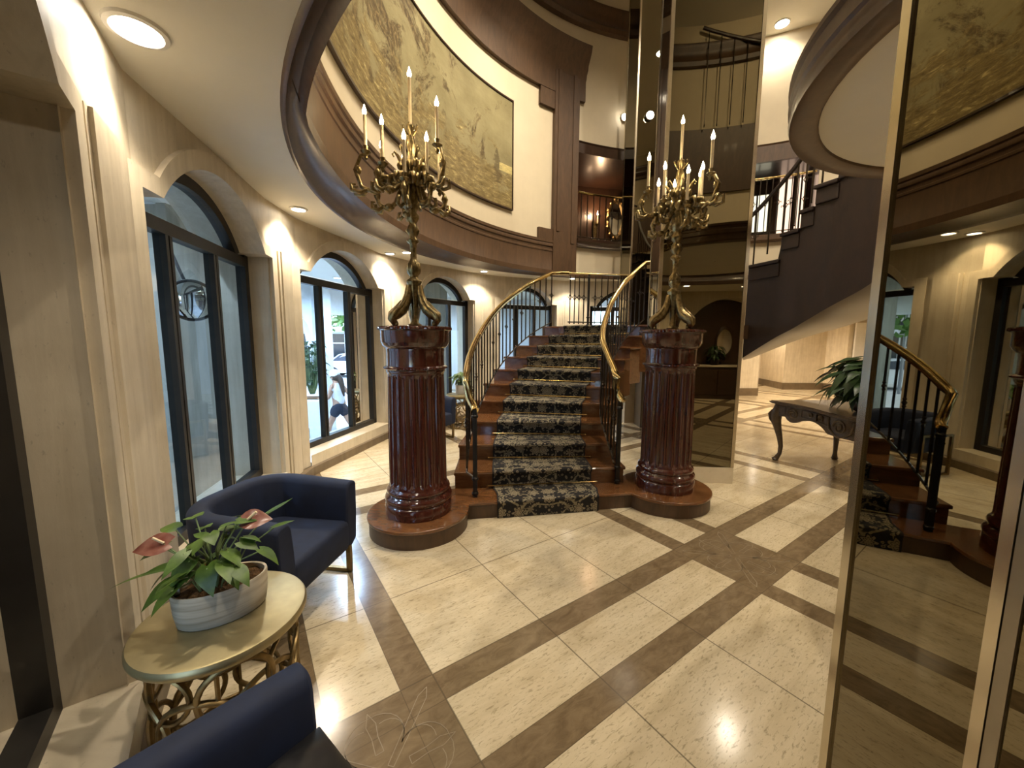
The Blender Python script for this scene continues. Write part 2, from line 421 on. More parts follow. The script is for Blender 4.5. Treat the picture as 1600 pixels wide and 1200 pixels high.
def cyl_prof(mb, az0, az1, prof, n=None):
    """prof: list of (r offset from R2, z); swept about C2, ends capped"""
    n = n or max(2, int(abs(az1 - az0) / 1.5)); A = [lerp(az0, az1, i / n) for i in range(n + 1)]
    rows = [[on2(a, R2 + dr, z) for a in A] for dr, z in prof]
    mb.grid(rows)
    for k in (0, -1): mb.add([r[k] for r in rows], [tuple(range(len(rows)))])

# ------------------------------------------------------------------ floor
mb = MB(); mb.quad((-2.6, -3.2, 0), (14, -3.2, 0), (14, 16, 0), (-2.6, 16, 0))
floor = mb.build('floor', M['floor'], kind='structure')
# engraved leaf sprays on the dark square slabs
def uv2xy(u, v): return (u * .823 - v * .568, u * .568 + v * .823)
eng = MB()
def stroke(pts, w=.003):
    for (a, b) in zip(pts, pts[1:]):
        d = Vector((b[0] - a[0], b[1] - a[1], 0))
        if d.length < 1e-6: continue
        n = Vector((-d.y, d.x, 0)).normalized() * w / 2
        A, B = Vector((*a, .0012)), Vector((*b, .0012))
        eng.quad(A - n, B - n, B + n, A + n)
def spray(u0, v0):
    cu, cv = u0 + .31, v0 + .31
    def P(x, y): return uv2xy(cu + x, cv + y)
    for k in range(4):
        a = rad(45 + 90 * k); dx, dy = cos(a), sin(a); nx, ny = -dy, dx
        Q = lambda s, t: P(dx * s + nx * t, dy * s + ny * t)
        stroke([Q(.03, -.012), Q(.32, -.02), Q(.37, 0), Q(.32, .02), Q(.03, .012), Q(.03, -.012)])
        for sg in (1, -1):
            for (r, s0, e) in ((.10, .12, 1.), (.07, .12, 1.2)):
                stroke([Q(s0 + r * e * sin(pi * t / 10) , sg * r * (1 - cos(pi * t / 10))) for t in range(0, 9)])
        b = rad(90 * k); ex, ey = cos(b), sin(b); fx, fy = -ey, ex
        Q2 = lambda s, t: P(ex * s + fx * t, ey * s + fy * t)
        stroke([Q2(.09, -.016), Q2(.09, .016), Q2(.16, .012), Q2(.22, .02), Q2(.28, 0), Q2(.22, -.02), Q2(.16, -.012), Q2(.09, -.016)])
for (i, j) in ((0, 0), (-1, 0), (1, 0), (0, 1), (1, 1), (0, -1)): spray(2.61 + 2.585 * i, .975 + 2.585 * j)
ENG = simple('engraved_line', (.27, .21, .135), .4)
eng.build('floor_engraving', ENG, floor)

# ------------------------------------------------------------------ window wall
FP = [(-1.48, 1.40), (-1.88, 2.06), (-2.295, 3.80), (-2.345, 4.37), (-2.0, 6.15), (-1.68, 6.72), (-.745, 7.81), (-.25, 8.19), (.99, 8.74), (1.75, 8.86), (3.3, 8.62)]
w1L = (-.40, -.02)
bays = [(w1L, FP[0])] + [(FP[i], FP[i + 1]) for i in (1, 3, 5, 7, 9)]
pils = [(FP[i], FP[i + 1]) for i in (0, 2, 4, 6, 8)]
wall = MB(); base = MB(); sillm = MB()
ZS, ZCR, ZSILL, DEP = 2.36, 2.73, .24, .24
def frame2(A, B):
    A = Vector((*A, 0)); B = Vector((*B, 0)); ex = (B - A); w = ex.length; ex.normalize(); ey = Vector((-ex.y, ex.x, 0))   # outward
    return (lambda x, y, z: A + ex * x + ey * y + Vector((0, 0, z))), w, ex, ey
def arch_top(w, e, zs, zc, n=26):
    """list of (x, z) of the opening head from x=0 to w: flat shoulder, segmental arch, flat shoulder"""
    hs = w / 2 - e; rise = zc - zs; r = (hs * hs + rise * rise) / (2 * rise); th = math.asin(min(1, hs / r))
    if rise > hs: th = pi - th
    return [(0, zs), (e, zs)] + [(w / 2 + r * sin(-th + 2 * th * i / n), zc - r + r * cos(-th + 2 * th * i / n)) for i in range(1, n)] + [(w - e, zs), (w, zs)]
def bay(A, B, idx):
    T, w, ex, ey = frame2(A, B)
    e = .095 * w; REC = .035
    head = arch_top(w, e, ZS, ZCR)
    outer = arch_top(w + .24, e + .10, ZS + .10, ZCR + .12)
    outer = [(x - .12, z) for x, z in outer]
    # wall face above the opening (recessed plane)
    for (x0, z0), (x1, z1) in zip(outer, outer[1:]):
        if x1 - x0 > 1e-6: wall.quad(T(x0, REC, z0 - .02), T(x1, REC, z1 - .02), T(x1, REC, ZC), T(x0, REC, ZC))
        wall.quad(T(x0, 0, z0), T(x1, 0, z1), T(x1, REC, z1), T(x0, REC, z0))      # ledge of the raised surround
    # raised surround, head part
    for (x0, z0), (x1, z1), (X0, Z0), (X1, Z1) in zip(head, head[1:], outer, outer[1:]):
        wall.quad(T(x0, 0, z0), T(x1, 0, z1), T(X1, 0, Z1), T(X0, 0, Z0))
        wall.quad(T(x0, 0, z0), T(x1, 0, z1), T(x1, DEP + .3, z1), T(x0, DEP + .3, z0))    # reveal
    for x, X in ((0, -.12), (w, w + .12)):
        wall.quad(T(x, 0, ZSILL), T(X, 0, ZSILL), T(X, 0, ZS + .10), T(x, 0, ZS))
        wall.quad(T(X, 0, 0), T(X, 0, ZS + .10), T(X, REC, ZS + .10), T(X, REC, 0))
        wall.quad(T(x, 0, ZSILL), T(x, 0, ZS), T(x, DEP + .3, ZS), T(x, DEP + .3, ZSILL))
        wall.quad(T(x, 0, 0), T(X, 0, 0), T(X, 0, ZSILL), T(x, 0, ZSILL))
    # sill
    sillm.grid([[T(x, y, z) for x in (-.0, w)] for y, z in ((-.012, .115), (-.012, ZSILL), (DEP + .3, ZSILL))])
    base.grid([[T(x, y, z) for x in (-.12, w + .12)] for y, z in ((-.03, 0), (-.03, .10), (-.012, .115), (.02, .115))])
    # window unit
    win = empty('window_%d' % idx, T(w / 2, DEP, ZSILL)); win['kind'] = 'structure'
    fr = MB(); y0, y1 = DEP - .03, DEP + .05
    def bar(x0, x1, z0, z1, d=0):
        P = [T(x, y, z) for z in (z0, z1) for (x, y) in ((x0, y0 + d), (x1, y0 + d), (x1, y1 - d), (x0, y1 - d))]
        fr.add(P, [(3, 2, 1, 0), (4, 5, 6, 7), (0, 1, 5, 4), (1, 2, 6, 5), (2, 3, 7, 6), (3, 0, 4, 7)])
    bar(0, w, ZSILL, ZSILL + .07); bar(0, .075, ZSILL, ZS); bar(w - .075, w, ZSILL, ZS)
    for xm in (w / 3, 2 * w / 3):
        bar(xm - .036, xm - .007, ZSILL + .05, ZS - .03, .004); bar(xm + .007, xm + .036, ZSILL + .05, ZS - .03, .004); bar(xm - .01, xm + .01, ZSILL + .05, ZS - .03, .02)
    bar(0, w, ZS - .105, ZS - .02)
    hi = [(x, z) for x, z in head if e - 1e-6 <= x <= w - e + 1e-6]
    cx = w / 2; lo = [(cx + (x - cx) * .90, ZS - .03 + (z - ZS) * .86) for x, z in hi]
    rows = [[T(x, y0, z) for x, z in hi], [T(x, y0, z) for x, z in lo], [T(x, y1, z) for x, z in lo], [T(x, y1, z) for x, z in hi]]
    fr.grid(rows, wrap=True)
    fr.build('window_frame', M['frame'], win)
    gl = MB()
    gl.add([T(x, DEP + .01, z) for x, z in hi], [tuple(range(len(hi)))])
    gl.build('pane', M['glass'], win)
    xs = [.06, w / 3, 2 * w / 3, w - .06]
    for i in range(3):
        g = MB(); g.quad(T(xs[i], DEP + .01, ZSILL + .05), T(xs[i + 1], DEP + .01, ZSILL + .05), T(xs[i + 1], DEP + .01, ZS - .09), T(xs[i], DEP + .01, ZS - .09)); g.build('pane', M['glass'], win)
for i, (A, B) in enumerate(bays): bay(A, B, i + 1)
def pilaster(A, B):
    T, w, ex, ey = frame2(A, B); REC = .035; ZP = 2.46
    wall.quad(T(-.02, REC, 0), T(w + .02, REC, 0), T(w + .02, REC, ZC), T(-.02, REC, ZC))
    x0, x1 = .155, w - .155
    P = [(x0, REC), (x0, .018), (x0 + .035, .018), (x0 + .04, .005), (x1 - .04, .005), (x1 - .035, .018), (x1, .018), (x1, REC)]
    wall.grid([[T(x, y, z) for x, y in P] for z in (0, ZP)])
    wall.add([T(x, y, ZP) for x, y in P], [tuple(range(len(P)))])
    base.grid([[T(x, y, z) for x in (0, w)] for y, z in ((-.03, 0), (-.03, .10), (-.012, .115), (.04, .115))])
for A, B in pils: pilaster(A, B)
wl = wall.build('wall_left', M['trav'], kind='structure')
sillm.build('trim_1', M['sill'], kind='structure'); base.build('baseboard_left', M['trav_brown'], kind='structure')

# ------------------------------------------------------------------ low ceiling with the round opening
mb = MB(); n = 180; A = [360 * i / n for i in range(n + 1)]
mb.grid([[Vector((CC.x + r(a) * cos(rad(a)), CC.y + r(a) * sin(rad(a)), ZC)) for a in A] for r in (openR, lambda a: 6.5, lambda a: 9.3 if 100 < a < 255 else 13.5)])
low_ceiling = mb.build('ceiling_low', M['ceil'], kind='structure')
# wooden ring trim: from the ceiling edge to the lip of the upper drum
mb = MB(); rows = [[] for _ in range(9)]
for a in A:
    po = Vector((CC.x + openR(a) * cos(rad(a)), CC.y + openR(a) * sin(rad(a))))
    v = po - C2; vn = v.normalized(); pi2 = C2 + vn * min(R2 - .03, v.length - .11)
    for k, (t, dz) in enumerate(((-.02, -.002), (-.01, -.02), (.06, -.025), (.12, -.010), (.30, .015), (.62, .02), (.86, -.005), (1., -.03), (1., .05))):
        q = po.lerp(pi2, t) if t >= 0 else po + vn * (-t)
        rows[k].append(Vector((q.x, q.y, ZC + dz)))
mb.grid(rows); mb.build('trim_2', M['mahog'], kind='structure', smooth=True, autosmooth=50)

# ------------------------------------------------------------------ upper drum: fascia, cream wall, pier, cornice, upper ring
azP0, azP1 = 122.5, 115.6     # pier
mb = MB()
cyl_prof(mb, azP1, 360 + 0, [(-.022, 2.905), (-.025, 2.93), (-.008, 2.945), (.0, 2.955), (.0, 3.30), (-.010, 3.31), (-.010, 3.335), (.0, 3.345), (.0, 3.385), (-.018, 3.40), (-.022, 3.43), (-.012, 3.455), (-.026, 3.47), (-.026, 3.515), (.06, 3.52)])
mb.build('wall_fascia', M['mahog'], kind='structure', smooth=True)
mb = MB()
cyl_patch(mb, 126.6, 360, 3.50, 6.7, R2 + .05); cyl_patch(mb, 122.5, 126.6, 3.72, 5.90, R2 + .05)
cyl_patch(mb, -5, 360 - 5, 6.6, 8.4, R2 + .05)
cyl_patch(mb, -5, azP1, 5.30, 6.7, R2 + .05); cyl_patch(mb, 82, azP1, 2.9, 3.50, R2 + .05); cyl_patch(mb, -5, 58, 2.9, 5.4, R2 + .05); cyl_patch(mb, 58, 82, 2.9, 3.66, R2 + .05)
mb.build('wall_upper', M['cream'], kind='structure')
mb = MB()
cyl_patch(mb, azP1, azP0, 2.87, 6.75, R2 - .03, thick=.12)
cyl_patch(mb, azP0, 126.6, 3.40, 3.72, R2 - .012, thick=.10); cyl_patch(mb, azP0, 126.6, 5.90, 6.25, R2 - .012, thick=.10)
cyl_patch(mb, azP1 + .9, azP1 + 1.8, 3.5, 6.6, R2 - .045, thick=.05); cyl_patch(mb, azP0 - 1.7, azP0 - .8, 3.7, 6.6, R2 - .045, thick=.05)
cyl_patch(mb, 262, 330, 4.9, 6.25, R2 - .01, thick=.06)
mb.build('wall_pier', M['mahog'], kind='structure')
mb = MB()
cyl_prof(mb, 114.0, 235, [(.05, 6.20), (-.02, 6.20), (-.02, 6.55), (-.04, 6.60), (-.05, 6.66), (-.09, 6.72), (-.10, 6.80), (-.16, 6.90), (-.20, 6.98), (-.22, 7.08), (.05, 7.08)])
mb.build('trim_3', M['mahog'], kind='structure', smooth=True)
mb = MB()
cyl_prof(mb, -5, 355, [(.05, 7.54), (-.05, 7.54), (-.07, 7.62), (-.03, 7.68), (-.03, 7.84), (-.08, 7.90), (-.08, 7.98), (.05, 7.98)])
mb.build('trim_4', M['mahog'], kind='structure', smooth=True)
mb = MB(); mb.prism([(C2.x + 6 * cos(rad(a)), C2.y + 6 * sin(rad(a))) for a in range(0, 360, 6)], 8.4, 8.45)
upper_ceiling = mb.build('ceiling_upper', M['ceil'], kind='structure')
# cream soffit high behind the glazed pillar, with its downlight
mb = MB(); cyl_prof(mb, 20, 88, [(.05, 7.53), (-1.0, 7.53), (-1.0, 7.60), (.05, 7.60)]); mb.build('ceiling_soffit', M['ceil'], kind='structure')

# mural
mur = empty('mural', on2(160, R2, 3.9), label='wide gilded landscape mural on the curved cream wall above the window arches', cat='mural')
mb = MB(); a0, a1 = 187.5, 134.4; n = 60
rows = [[on2(lerp(a0, a1, i / n), R2 + .02, z) for i in range(n + 1)] for z in (3.90, 5.68)]
mb.grid(rows, uv=[[(i / n, v) for i in range(n + 1)] for v in (0, 1)])
mb.build('mural_panel', M['mural'], mur)
mb = MB()
for z0, z1 in ((3.88, 3.905), (5.675, 5.70)): cyl_patch(mb, a1, a0, z0, z1, R2 + .005, n=40, thick=.04)
for aa in (a0, a1 - .25): cyl_patch(mb, aa, aa + .25, 3.88, 5.70, R2 + .005, n=2, thick=.04)
mb.build('mural_frame', M['mahog_d'], mur, label='thin dark frame strip')

# ------------------------------------------------------------------ galleries let into the upper wall
def gallery(az0, az1, depth, name):
    mb = MB(); r = R2 + .06
    cyl_patch(mb, az0 - 3, az1 + 3, 3.4, 5.6, r + depth)
    for a in (az0, az1):
        mb.quad(on2(a, r, 3.4), on2(a, r + depth, 3.4), on2(a, r + depth, 5.6), on2(a, r, 5.6))
    mb.build('wall_gallery_' + name, M['mahog_d'], kind='structure')
    mb = MB(); cyl_prof(mb, az0, az1, [(.05, 3.50), (depth + .1, 3.50), (depth + .1, 3.56), (.05, 3.56)]); mb.build('floor_gallery_' + name, M['mahog'], kind='structure')
    mb = MB(); cyl_prof(mb, az0, az1, [(.05, 5.3), (depth + .1, 5.3), (depth + .1, 5.36), (.05, 5.36)]); mb.build('ceiling_gallery_' + name, M['mahog_d'], kind='structure')
gallery(82, azP1, 1.5, 'rear'); gallery(58, 82, 1.6, 'side')
mb = MB()
cyl_prof(mb, 82, azP1, [(.05, 3.47), (-.03, 3.47), (-.06, 3.50), (-.05, 3.53), (-.08, 3.57), (-.08, 3.62), (.06, 3.63)])
cyl_prof(mb, 82, azP1, [(.05, 5.26), (-.02, 5.26), (-.02, 5.44), (-.04, 5.47), (.05, 5.47)])
mb.build('trim_5', M['mahog_d'], kind='structure')
mb = MB()
cyl_prof(mb, 58, 82, [(.05, 3.60), (-.03, 3.60), (-.05, 3.64), (-.05, 3.74), (.06, 3.76)])
cyl_prof(mb, 58, 82, [(.05, 5.16), (-.02, 5.16), (-.02, 5.46), (-.04, 5.49), (.05, 5.49)])
mb.build('trim_6', M['mahog'], kind='structure')

# ------------------------------------------------------------------ round balcony (underside seen overhead)
BC = Vector((3.00, 1.66)); BR = 1.61
mb = MB(); mb.lathe([(0.01, 2.90), (1.44, 2.90)], 72, (BC.x, BC.y, 0), caps=False); mb.build('ceiling_balcony', M['ceil'], kind='structure')
mb = MB()
mb.lathe([(1.425, 2.905), (1.432, 2.885), (1.45, 2.875), (1.55, 2.872), (1.572, 2.878), (1.58, 2.90), (1.572, 2.93), (1.572, 2.96), (1.585, 2.975), (1.585, 3.02), (1.572, 3.035), (1.572, 3.06), (1.59, 3.075), (1.59, 3.10), (1.425, 3.105)], 96, (BC.x, BC.y, 0), caps=False)
mb.build('trim_7', M['mahog'], kind='structure', smooth=True, autosmooth=35)

# ------------------------------------------------------------------ mirror clad pillars
def rect(c, ux, hx, hy):
    ux = Vector(ux).normalized(); uy = Vector((-ux.y, ux.x))
    return [Vector(c) + ux * sx * hx + uy * sy * hy for sx, sy in ((-1, -1), (1, -1), (1, 1), (-1, 1))]
def corner_trim(mb, P, d1, d2_, w, z0, z1, t=.006):
    """L-shaped metal corner strip at P, legs along d1 and d2_"""
    d1, d2_ = Vector(d1).normalized(), Vector(d2_).normalized(); o = -(d1 + d2_) * t
    a, b, c = P + d1 * w, P, P + d2_ * w
    poly = [a, b, c, c + (-d1) * t, b + o, a + (-d2_) * t]
    mb.prism([(q.x, q.y) for q in poly], z0, z1)
# pillar beside the stair: front face x 1.55..2.48 at y 4.2
def build_pillar(nm, poly, z0, z1, mirror_z0, base_mat=True, stripw=.03):
    c = sum(poly, Vector((0, 0))) / 4
    root = empty(nm, (c.x, c.y, 0)); root['kind'] = 'structure'
    mb = MB(); mb.prism([(q.x, q.y) for q in poly], mirror_z0, z1); mb.build('mirror_panel', M['mirror'], root)
    if mirror_z0 > .01:
        mb = MB(); mb.prism([(c.x + (q.x - c.x) * 1.012, c.y + (q.y - c.y) * 1.012) for q in poly], 0, mirror_z0); mb.build('plinth', M['sill'], root)
    mb = MB()
    for i in range(4):
        P, N, B = poly[i], poly[(i + 1) % 4], poly[i - 1]
        corner_trim(mb, P, N - P, B - P, stripw, mirror_z0, z1)
    mb.build('corner_trim', M['steel'], root)
    return root
polyA = [Vector((1.575, 4.245)), Vector((2.475, 4.18)), Vector((2.52, 4.62)), Vector((1.62, 4.66))]
build_pillar('pillar_1', polyA, 0, 8.4, .185)
# slim dark pillar behind the landing
polyB = [Vector((2.18, 7.35)), Vector((2.62, 7.42)), Vector((2.55, 7.86)), Vector((2.11, 7.79))]
build_pillar('pillar_2', polyB, 1.832, 8.4, 1.832, stripw=.025)
# near pillar: long mirror face running toward the viewer
E0 = Vector((1.105, 1.20)); dm = Vector((-.170, -.99)).normalized(); nr = Vector((.99, -.170)).normalized()
polyC = [E0, E0 + dm * 1.6, E0 + dm * 1.6 + nr * .9, E0 + nr * .9]
c = sum(polyC, Vector((0, 0))) / 4
pc = empty('pillar_3', (c.x, c.y, 0)); pc['kind'] = 'structure'
mb = MB(); mb.prism([(q.x, q.y) for q in polyC], 0, 8.4); mb.build('mirror_panel', M['mirror'], pc)
mb = MB(); corner_trim(mb, E0, dm, nr, .028, 0, 8.4, .008)
for t0, t1 in ((.438, .465), ):
    a, b = E0 + dm * t0, E0 + dm * t1
    mb.prism([(q.x, q.y) for q in (a, b, b - nr * .006, a - nr * .006)], 0, 8.4)
mb.build('corner_trim', M['steel'], pc)
a, b = E0 + dm * .467, E0 + dm * .495
mb = MB(); mb.prism([(q.x, q.y) for q in (a, b, b - nr * .004, a - nr * .004)], 0, 8.4); mb.build('joint_strip', M['steel_d'], pc)

# ------------------------------------------------------------------ hall beyond, and the walls behind the viewer
mb = MB()
def wseg(a, b, z0=0, z1=ZC): mb.quad((*a, z0), (*b, z0), (*b, z1), (*a, z1))
for a, b in zip([(3.3, 8.66), (3.7, 8.75), (4.6, 11.2), (6.58, 11.16), (7.16, 11.18), (7.3, 14.2), (9.15, 14.2), (8.91, 12.63), (10.25, 12.65), (10.3, 11.9), (13.0, 11.9)], [(3.7, 8.75), (4.6, 11.2), (6.58, 11.16), (7.16, 11.18), (7.3, 14.2), (9.15, 14.2), (8.91, 12.63), (10.25, 12.65), (10.3, 11.9), (13.0, 11.9), (13.0, -2.6)]): wseg(a, b)
mb.build('wall_far', M['trav'], kind='structure')
mb = MB()
for a, b in (((6.58, 11.14), (7.18, 11.16)), ((7.18, 11.16), (7.32, 14.2)), ((9.12, 14.2), (8.89, 12.61)), ((8.89, 12.61), (10.25, 12.63)), ((10.25, 12.63), (10.28, 11.88)), ((10.28, 11.88), (12.9, 11.88))): wseg(a, b, 0, .22)
mb.build('baseboard_far', M['trav_brown'], kind='structure')
mb = MB()
# wall behind with an arched niche
T, w, ex, ey = frame2((9.0, -2.5), (-.6, -2.5))
xa, xb = 3.1, 5.1
hd = [(xa + x, z) for x, z in arch_top(xb - xa, .001, 2.15, 2.72)]
mb.quad(T(0, 0, 0), T(xa, 0, 0), T(xa, 0, ZC), T(0, 0, ZC)); mb.quad(T(xb, 0, 0), T(w, 0, 0), T(w, 0, ZC), T(xb, 0, ZC))
for (x0, z0), (x1, z1) in zip(hd, hd[1:]):
    mb.quad(T(x0, 0, z0), T(x1, 0, z1), T(x1, 0, ZC), T(x0, 0, ZC)); mb.quad(T(x0, 0, z0), T(x1, 0, z1), T(x1, .5, z1), T(x0, .5, z0))
for x in (xa, xb): mb.quad(T(x, 0, 0), T(x, .5, 0), T(x, .5, 2.16), T(x, 0, 2.16))
mb.quad((-.62, -2.5, 0), (-.62, -.1, 0), (-.62, -.1, ZC), (-.62, -2.5, ZC)); mb.quad((9, -2.5, 0), (13, -2.5, 0), (13, -2.5, ZC), (9, -2.5, ZC))
mb.build('wall_back', M['trav'], kind='structure')
mb = MB(); mb.quad(T(xa - .1, .5, 0), T(xb + .1, .5, 0), T(xb + .1, .5, 2.9), T(xa - .1, .5, 2.9)); mb.build('wall_niche', M['mahog_d'], kind='structure')
# ------------------------------------------------------------------ staircase
LR = [(-.40, 3.28), (-.43, 3.62), (-.44, 4.0), (-.41, 4.41), (-.35, 4.86), (-.27, 5.28), (-.16, 5.68), (-.01, 6.07), (.17, 6.42), (.39, 6.74), (.69, 7.0)]
RR = [(.98, 3.52), (1.03, 3.80), (1.02, 4.08), (1.02, 4.37), (1.09, 4.66), (1.20, 4.95), (1.32, 5.24), (1.47, 5.5), (1.63, 5.75), (1.82, 5.93), (2.02, 6.03)]
zt = lambda k: .152 + .168 * (k - 1)
def P2(arr, k): v = cr([(x, y, 0) for x, y in arr], k - 1); return Vector((v.x, v.y))
def nose(k, ext=.13):
    L, R = P2(LR, k), P2(RR, k); d = (R - L).normalized(); return L - d * ext, R + d * ext
stair = empty('staircase', (.4, 4.8, 0), label='curved mahogany staircase with bare wooden tread ends rising to the landing', cat='staircase')
CL, CR_ = Vector((-.79, 3.17)), Vector((1.53, 3.73))
mb = MB()
a, b = nose(1, .0)
dF = (b - a).normalized(); nF = Vector((-dF.y, dF.x))
def plat(z0, z1, g):
    # outline: stair front edge joined to the two round column bases
    def arc(c, r, offF, offB, sgn):
        # points of the circle lying outside the strip between front line (offset offF along nF) and back line
        pts = []
        o = (a - c).dot(nF)            # signed distance from centre to front line
        f_, b_ = o + offF, o + offB
        tF = math.asin(max(-1, min(1, f_ / r))); tB = math.asin(max(-1, min(1, b_ / r)))
        # angle measured from dF*sgn; go from front crossing round the far side to back crossing
        s0, s1 = tF, tB
        A0 = s0; A1 = s1 - 2 * pi if True else s1
        return [c + dF * sgn * r * cos(t) + nF * r * sin(t) for t in [lerp(A0, A1, i / 48) for i in range(49)]]
    lft = arc(CL, .41 + g, -g, .36, 1); rgt = arc(CR_, .42 + g, -g, .36, -1)
    poly = lft + list(reversed(rgt))
    mb.prism([(v.x, v.y) for v in poly], z0, z1)
plat(0, .125, 0)
mb.build('platform', M['mahog'], stair, smooth=True)
mb = MB(); plat(.125, .152, .014)
mb.build('step', M['step'], stair, bevel=.006, smooth=True)
for k in range(2, 12):
    a, b = nose(k); c_, d_ = nose(k + 1) if k < 11 else (Vector((.8, 7.3)), Vector((2.3, 6.35)))
    dd = (b - a).normalized(); nn = Vector((-dd.y, dd.x)); z = zt(k)
    mb = MB()
    ab = (c_ - a).normalized() * .06; bb = (d_ - b).normalized() * .06
    mb.prism([(v.x, v.y) for v in (a + nn * .012 + dd * .012, b + nn * .012 - dd * .012, d_ + bb - dd * .012, c_ + ab + dd * .012)], max(0, z - .55) if k >= 5 else 0, z - .034)
    s_ = mb.build('step', M['step'], stair)
    mb = MB()
    mb.prism([(v.x, v.y) for v in (a - nn * .018, b - nn * .018, d_ + bb, c_ + ab)], z - .034, z)
    mb.build('tread', M['step'], s_, bevel=.01)
# landing
mb = MB(); land = [(.55, 7.12), (.85, 7.30), (1.3, 7.42), (2.0, 7.48), (3.2, 7.35), (3.9, 6.9), (3.75, 6.1), (2.95, 5.85), (2.05, 6.0), (1.5, 6.6)]
mb.prism(land, 1.62, 1.832); mb.build('landing', M['mahog'], stair)
mb = MB(); mb.prism([(2.35, 6.95), (3.5, 6.7), (3.5, 7.15), (2.35, 7.32)], 0, 1.62); mb.build('landing_base', M['trav_brown'], stair)

# ------------------------------------------------------------------ carpet runner with rods
run = empty('stair_runner', (.35, 4.6, .152), label='black stair carpet with tan flowers down the middle of the staircase', cat='carpet')
def cw(k, s):  # carpet edge fraction across
    L, R = P2(LR, k), P2(RR, k)
    return L.lerp(R, lerp(.165 + (.03 if k < 1.6 else 0), .845 + (.035 if k < 1.6 else 0), s))
rows = []; vv = []; dist = 0; NS = 12; th = .010
def crow(k, z, off):  # off along descending direction
    L, R = P2(LR, k), P2(RR, k); d = (R - L).normalized(); nn = Vector((-d.y, d.x))
    return [Vector((*(cw(k, i / NS) - nn * off), z)) for i in range(NS + 1)]
seq = [(1, .004, .026), (1, .12, .028), (1, .152 - .012, .036), (1, .152 + .004, .034), (1, .152 + th, .018)]
for k in range(1, 11):
    z = zt(k)
    seq += [(k + .45, z + th, 0), (k + 1, z + th + .004, .012), (k + 1, z + .10, .004), (k + 1, z + .125, .012), (k + 1, z + .145, .030), (k + 1, z + .168 - .004, .034), (k + 1, z + .168 + th, .016)]
seq += [(11, zt(11) + th, -.4), (11, zt(11) + th, -.62)]
last = None
for k, z, off in seq:
    r = crow(k, z, off); m = r[NS // 2]
    if last is not None: dist += (m - last).length
    last = m; rows.append(r); vv.append([(i / NS, dist) for i in range(NS + 1)])
mb = MB(); mb.grid(rows, uv=vv); mb.build('carpet', M['carpet'], run, smooth=True, autosmooth=70)
for k in range(2, 12):
    L, R = P2(LR, k), P2(RR, k); d = (R - L).normalized(); nn = Vector((-d.y, d.x)); z = zt(k - 1) + .032
    a = cw(k, 0) - d * .04 - nn * .034; b = cw(k, 1) + d * .04 - nn * .034
    mb = MB(); A3, B3 = Vector((*a, z)), Vector((*b, z)); mb.tube([A3, B3], .0075, 8)
    for q, s in ((A3, -1), (B3, 1)):
        mb.ball(q + Vector((*d, 0)) * .008 * s, .011, n=8); w_ = q - Vector((*d, 0)) * .03 * s; mb.tube([w_, w_ + Vector((*nn, 0)) * .02], .006, 6)
    mb.build('stair_rod', M['brass'], run, smooth=True)

# ------------------------------------------------------------------ railings
def iron_baluster(h, kind):
    mb = MB(); r = .0075
    mb.box(-r, r, -r, r, 0, h)
    mb.lathe([(.011, 0), (.013, .012), (.008, .03)], 8)
    if kind == 1:
        z = h * .52
        mb.lathe([(.008, z - .05), (.017, z - .035), (.011, z - .02), (.022, z), (.011, z + .02), (.017, z + .035), (.008, z + .05)], 8)
    elif kind == 2:   # open diamond with little scrolls
        z = h * .55
        for s in (1, -1):
            mb.tube([(0, 0, z - .055), (.03 * s, 0, z), (0, 0, z + .055)], .006, 6)
            mb.tube([(.03 * s, 0, z), (.055 * s, 0, z + .012), (.062 * s, 0, z - .006), (.05 * s, 0, z - .008)], .005, 6)
    return mb
def make_proto(h, kind, mat, nm='baluster'):
    o = iron_baluster(h, kind).build(nm, mat, None); me = o.data; bpy.data.objects.remove(o); return me
ME_PLAIN = make_proto(.86, 0, M['iron_d']); ME_KNOB = make_proto(.86, 1, M['iron_d']); ME_DIA = make_proto(.86, 2, M['iron_d'])
def inst(me, name, parent, pos, rz=0, sz=1):
    o = bpy.data.objects.new(name, me); COL.objects.link(o); o.parent = parent
    q = parent; off = Vector((0, 0, 0))
    while q: off += q.location; q = q.parent
    o.location = Vector(pos) - off; o.rotation_euler = (0, 0, rz); o.scale = (1, 1, sz); return o
def newel(mb, x, y, z0, z1):
    r = .019; mb.box(x - r, x + r, y - r, y + r, z0, z1)
    for z in (z0 + .03, z0 + .17, z1 - .06): mb.lathe([(.02, z - .02), (.031, z - .008), (.031, z + .008), (.02, z + .02)], 12, (x, y, 0))
def handrail(mb, path, w=.034, h=.026):
    """moulded brass rail: wide cap over a narrower fillet"""
    path = [Vector(q) for q in path]; prof = [(-.7, -1.2), (-.9, -.5), (-1, .1), (-.9, .55), (-.55, .95), (-.25, .8), (0, 1.05), (.25, .8), (.55, .95), (.9, .55), (1, .1), (.9, -.5), (.7, -1.2)]
    rows = []
    for i, q in enumerate(path):
        t = (path[min(i + 1, len(path) - 1)] - path[max(0, i - 1)]).normalized(); s = Vector((-t.y, t.x, 0)); s = s.normalized() if s.length > 1e-5 else Vector((1, 0, 0)); u = s.cross(t) * -1
        if u.z < 0: u = -u
        rows.append([q + s * a * w + u * b * h for a, b in prof])
    mb.grid(rows, closed=True)
    for r in (rows[0], rows[-1]): mb.add(r, [tuple(range(len(r)))])
def zline(k): return .152 + .168 * (k - 1) if k > 1 else .152
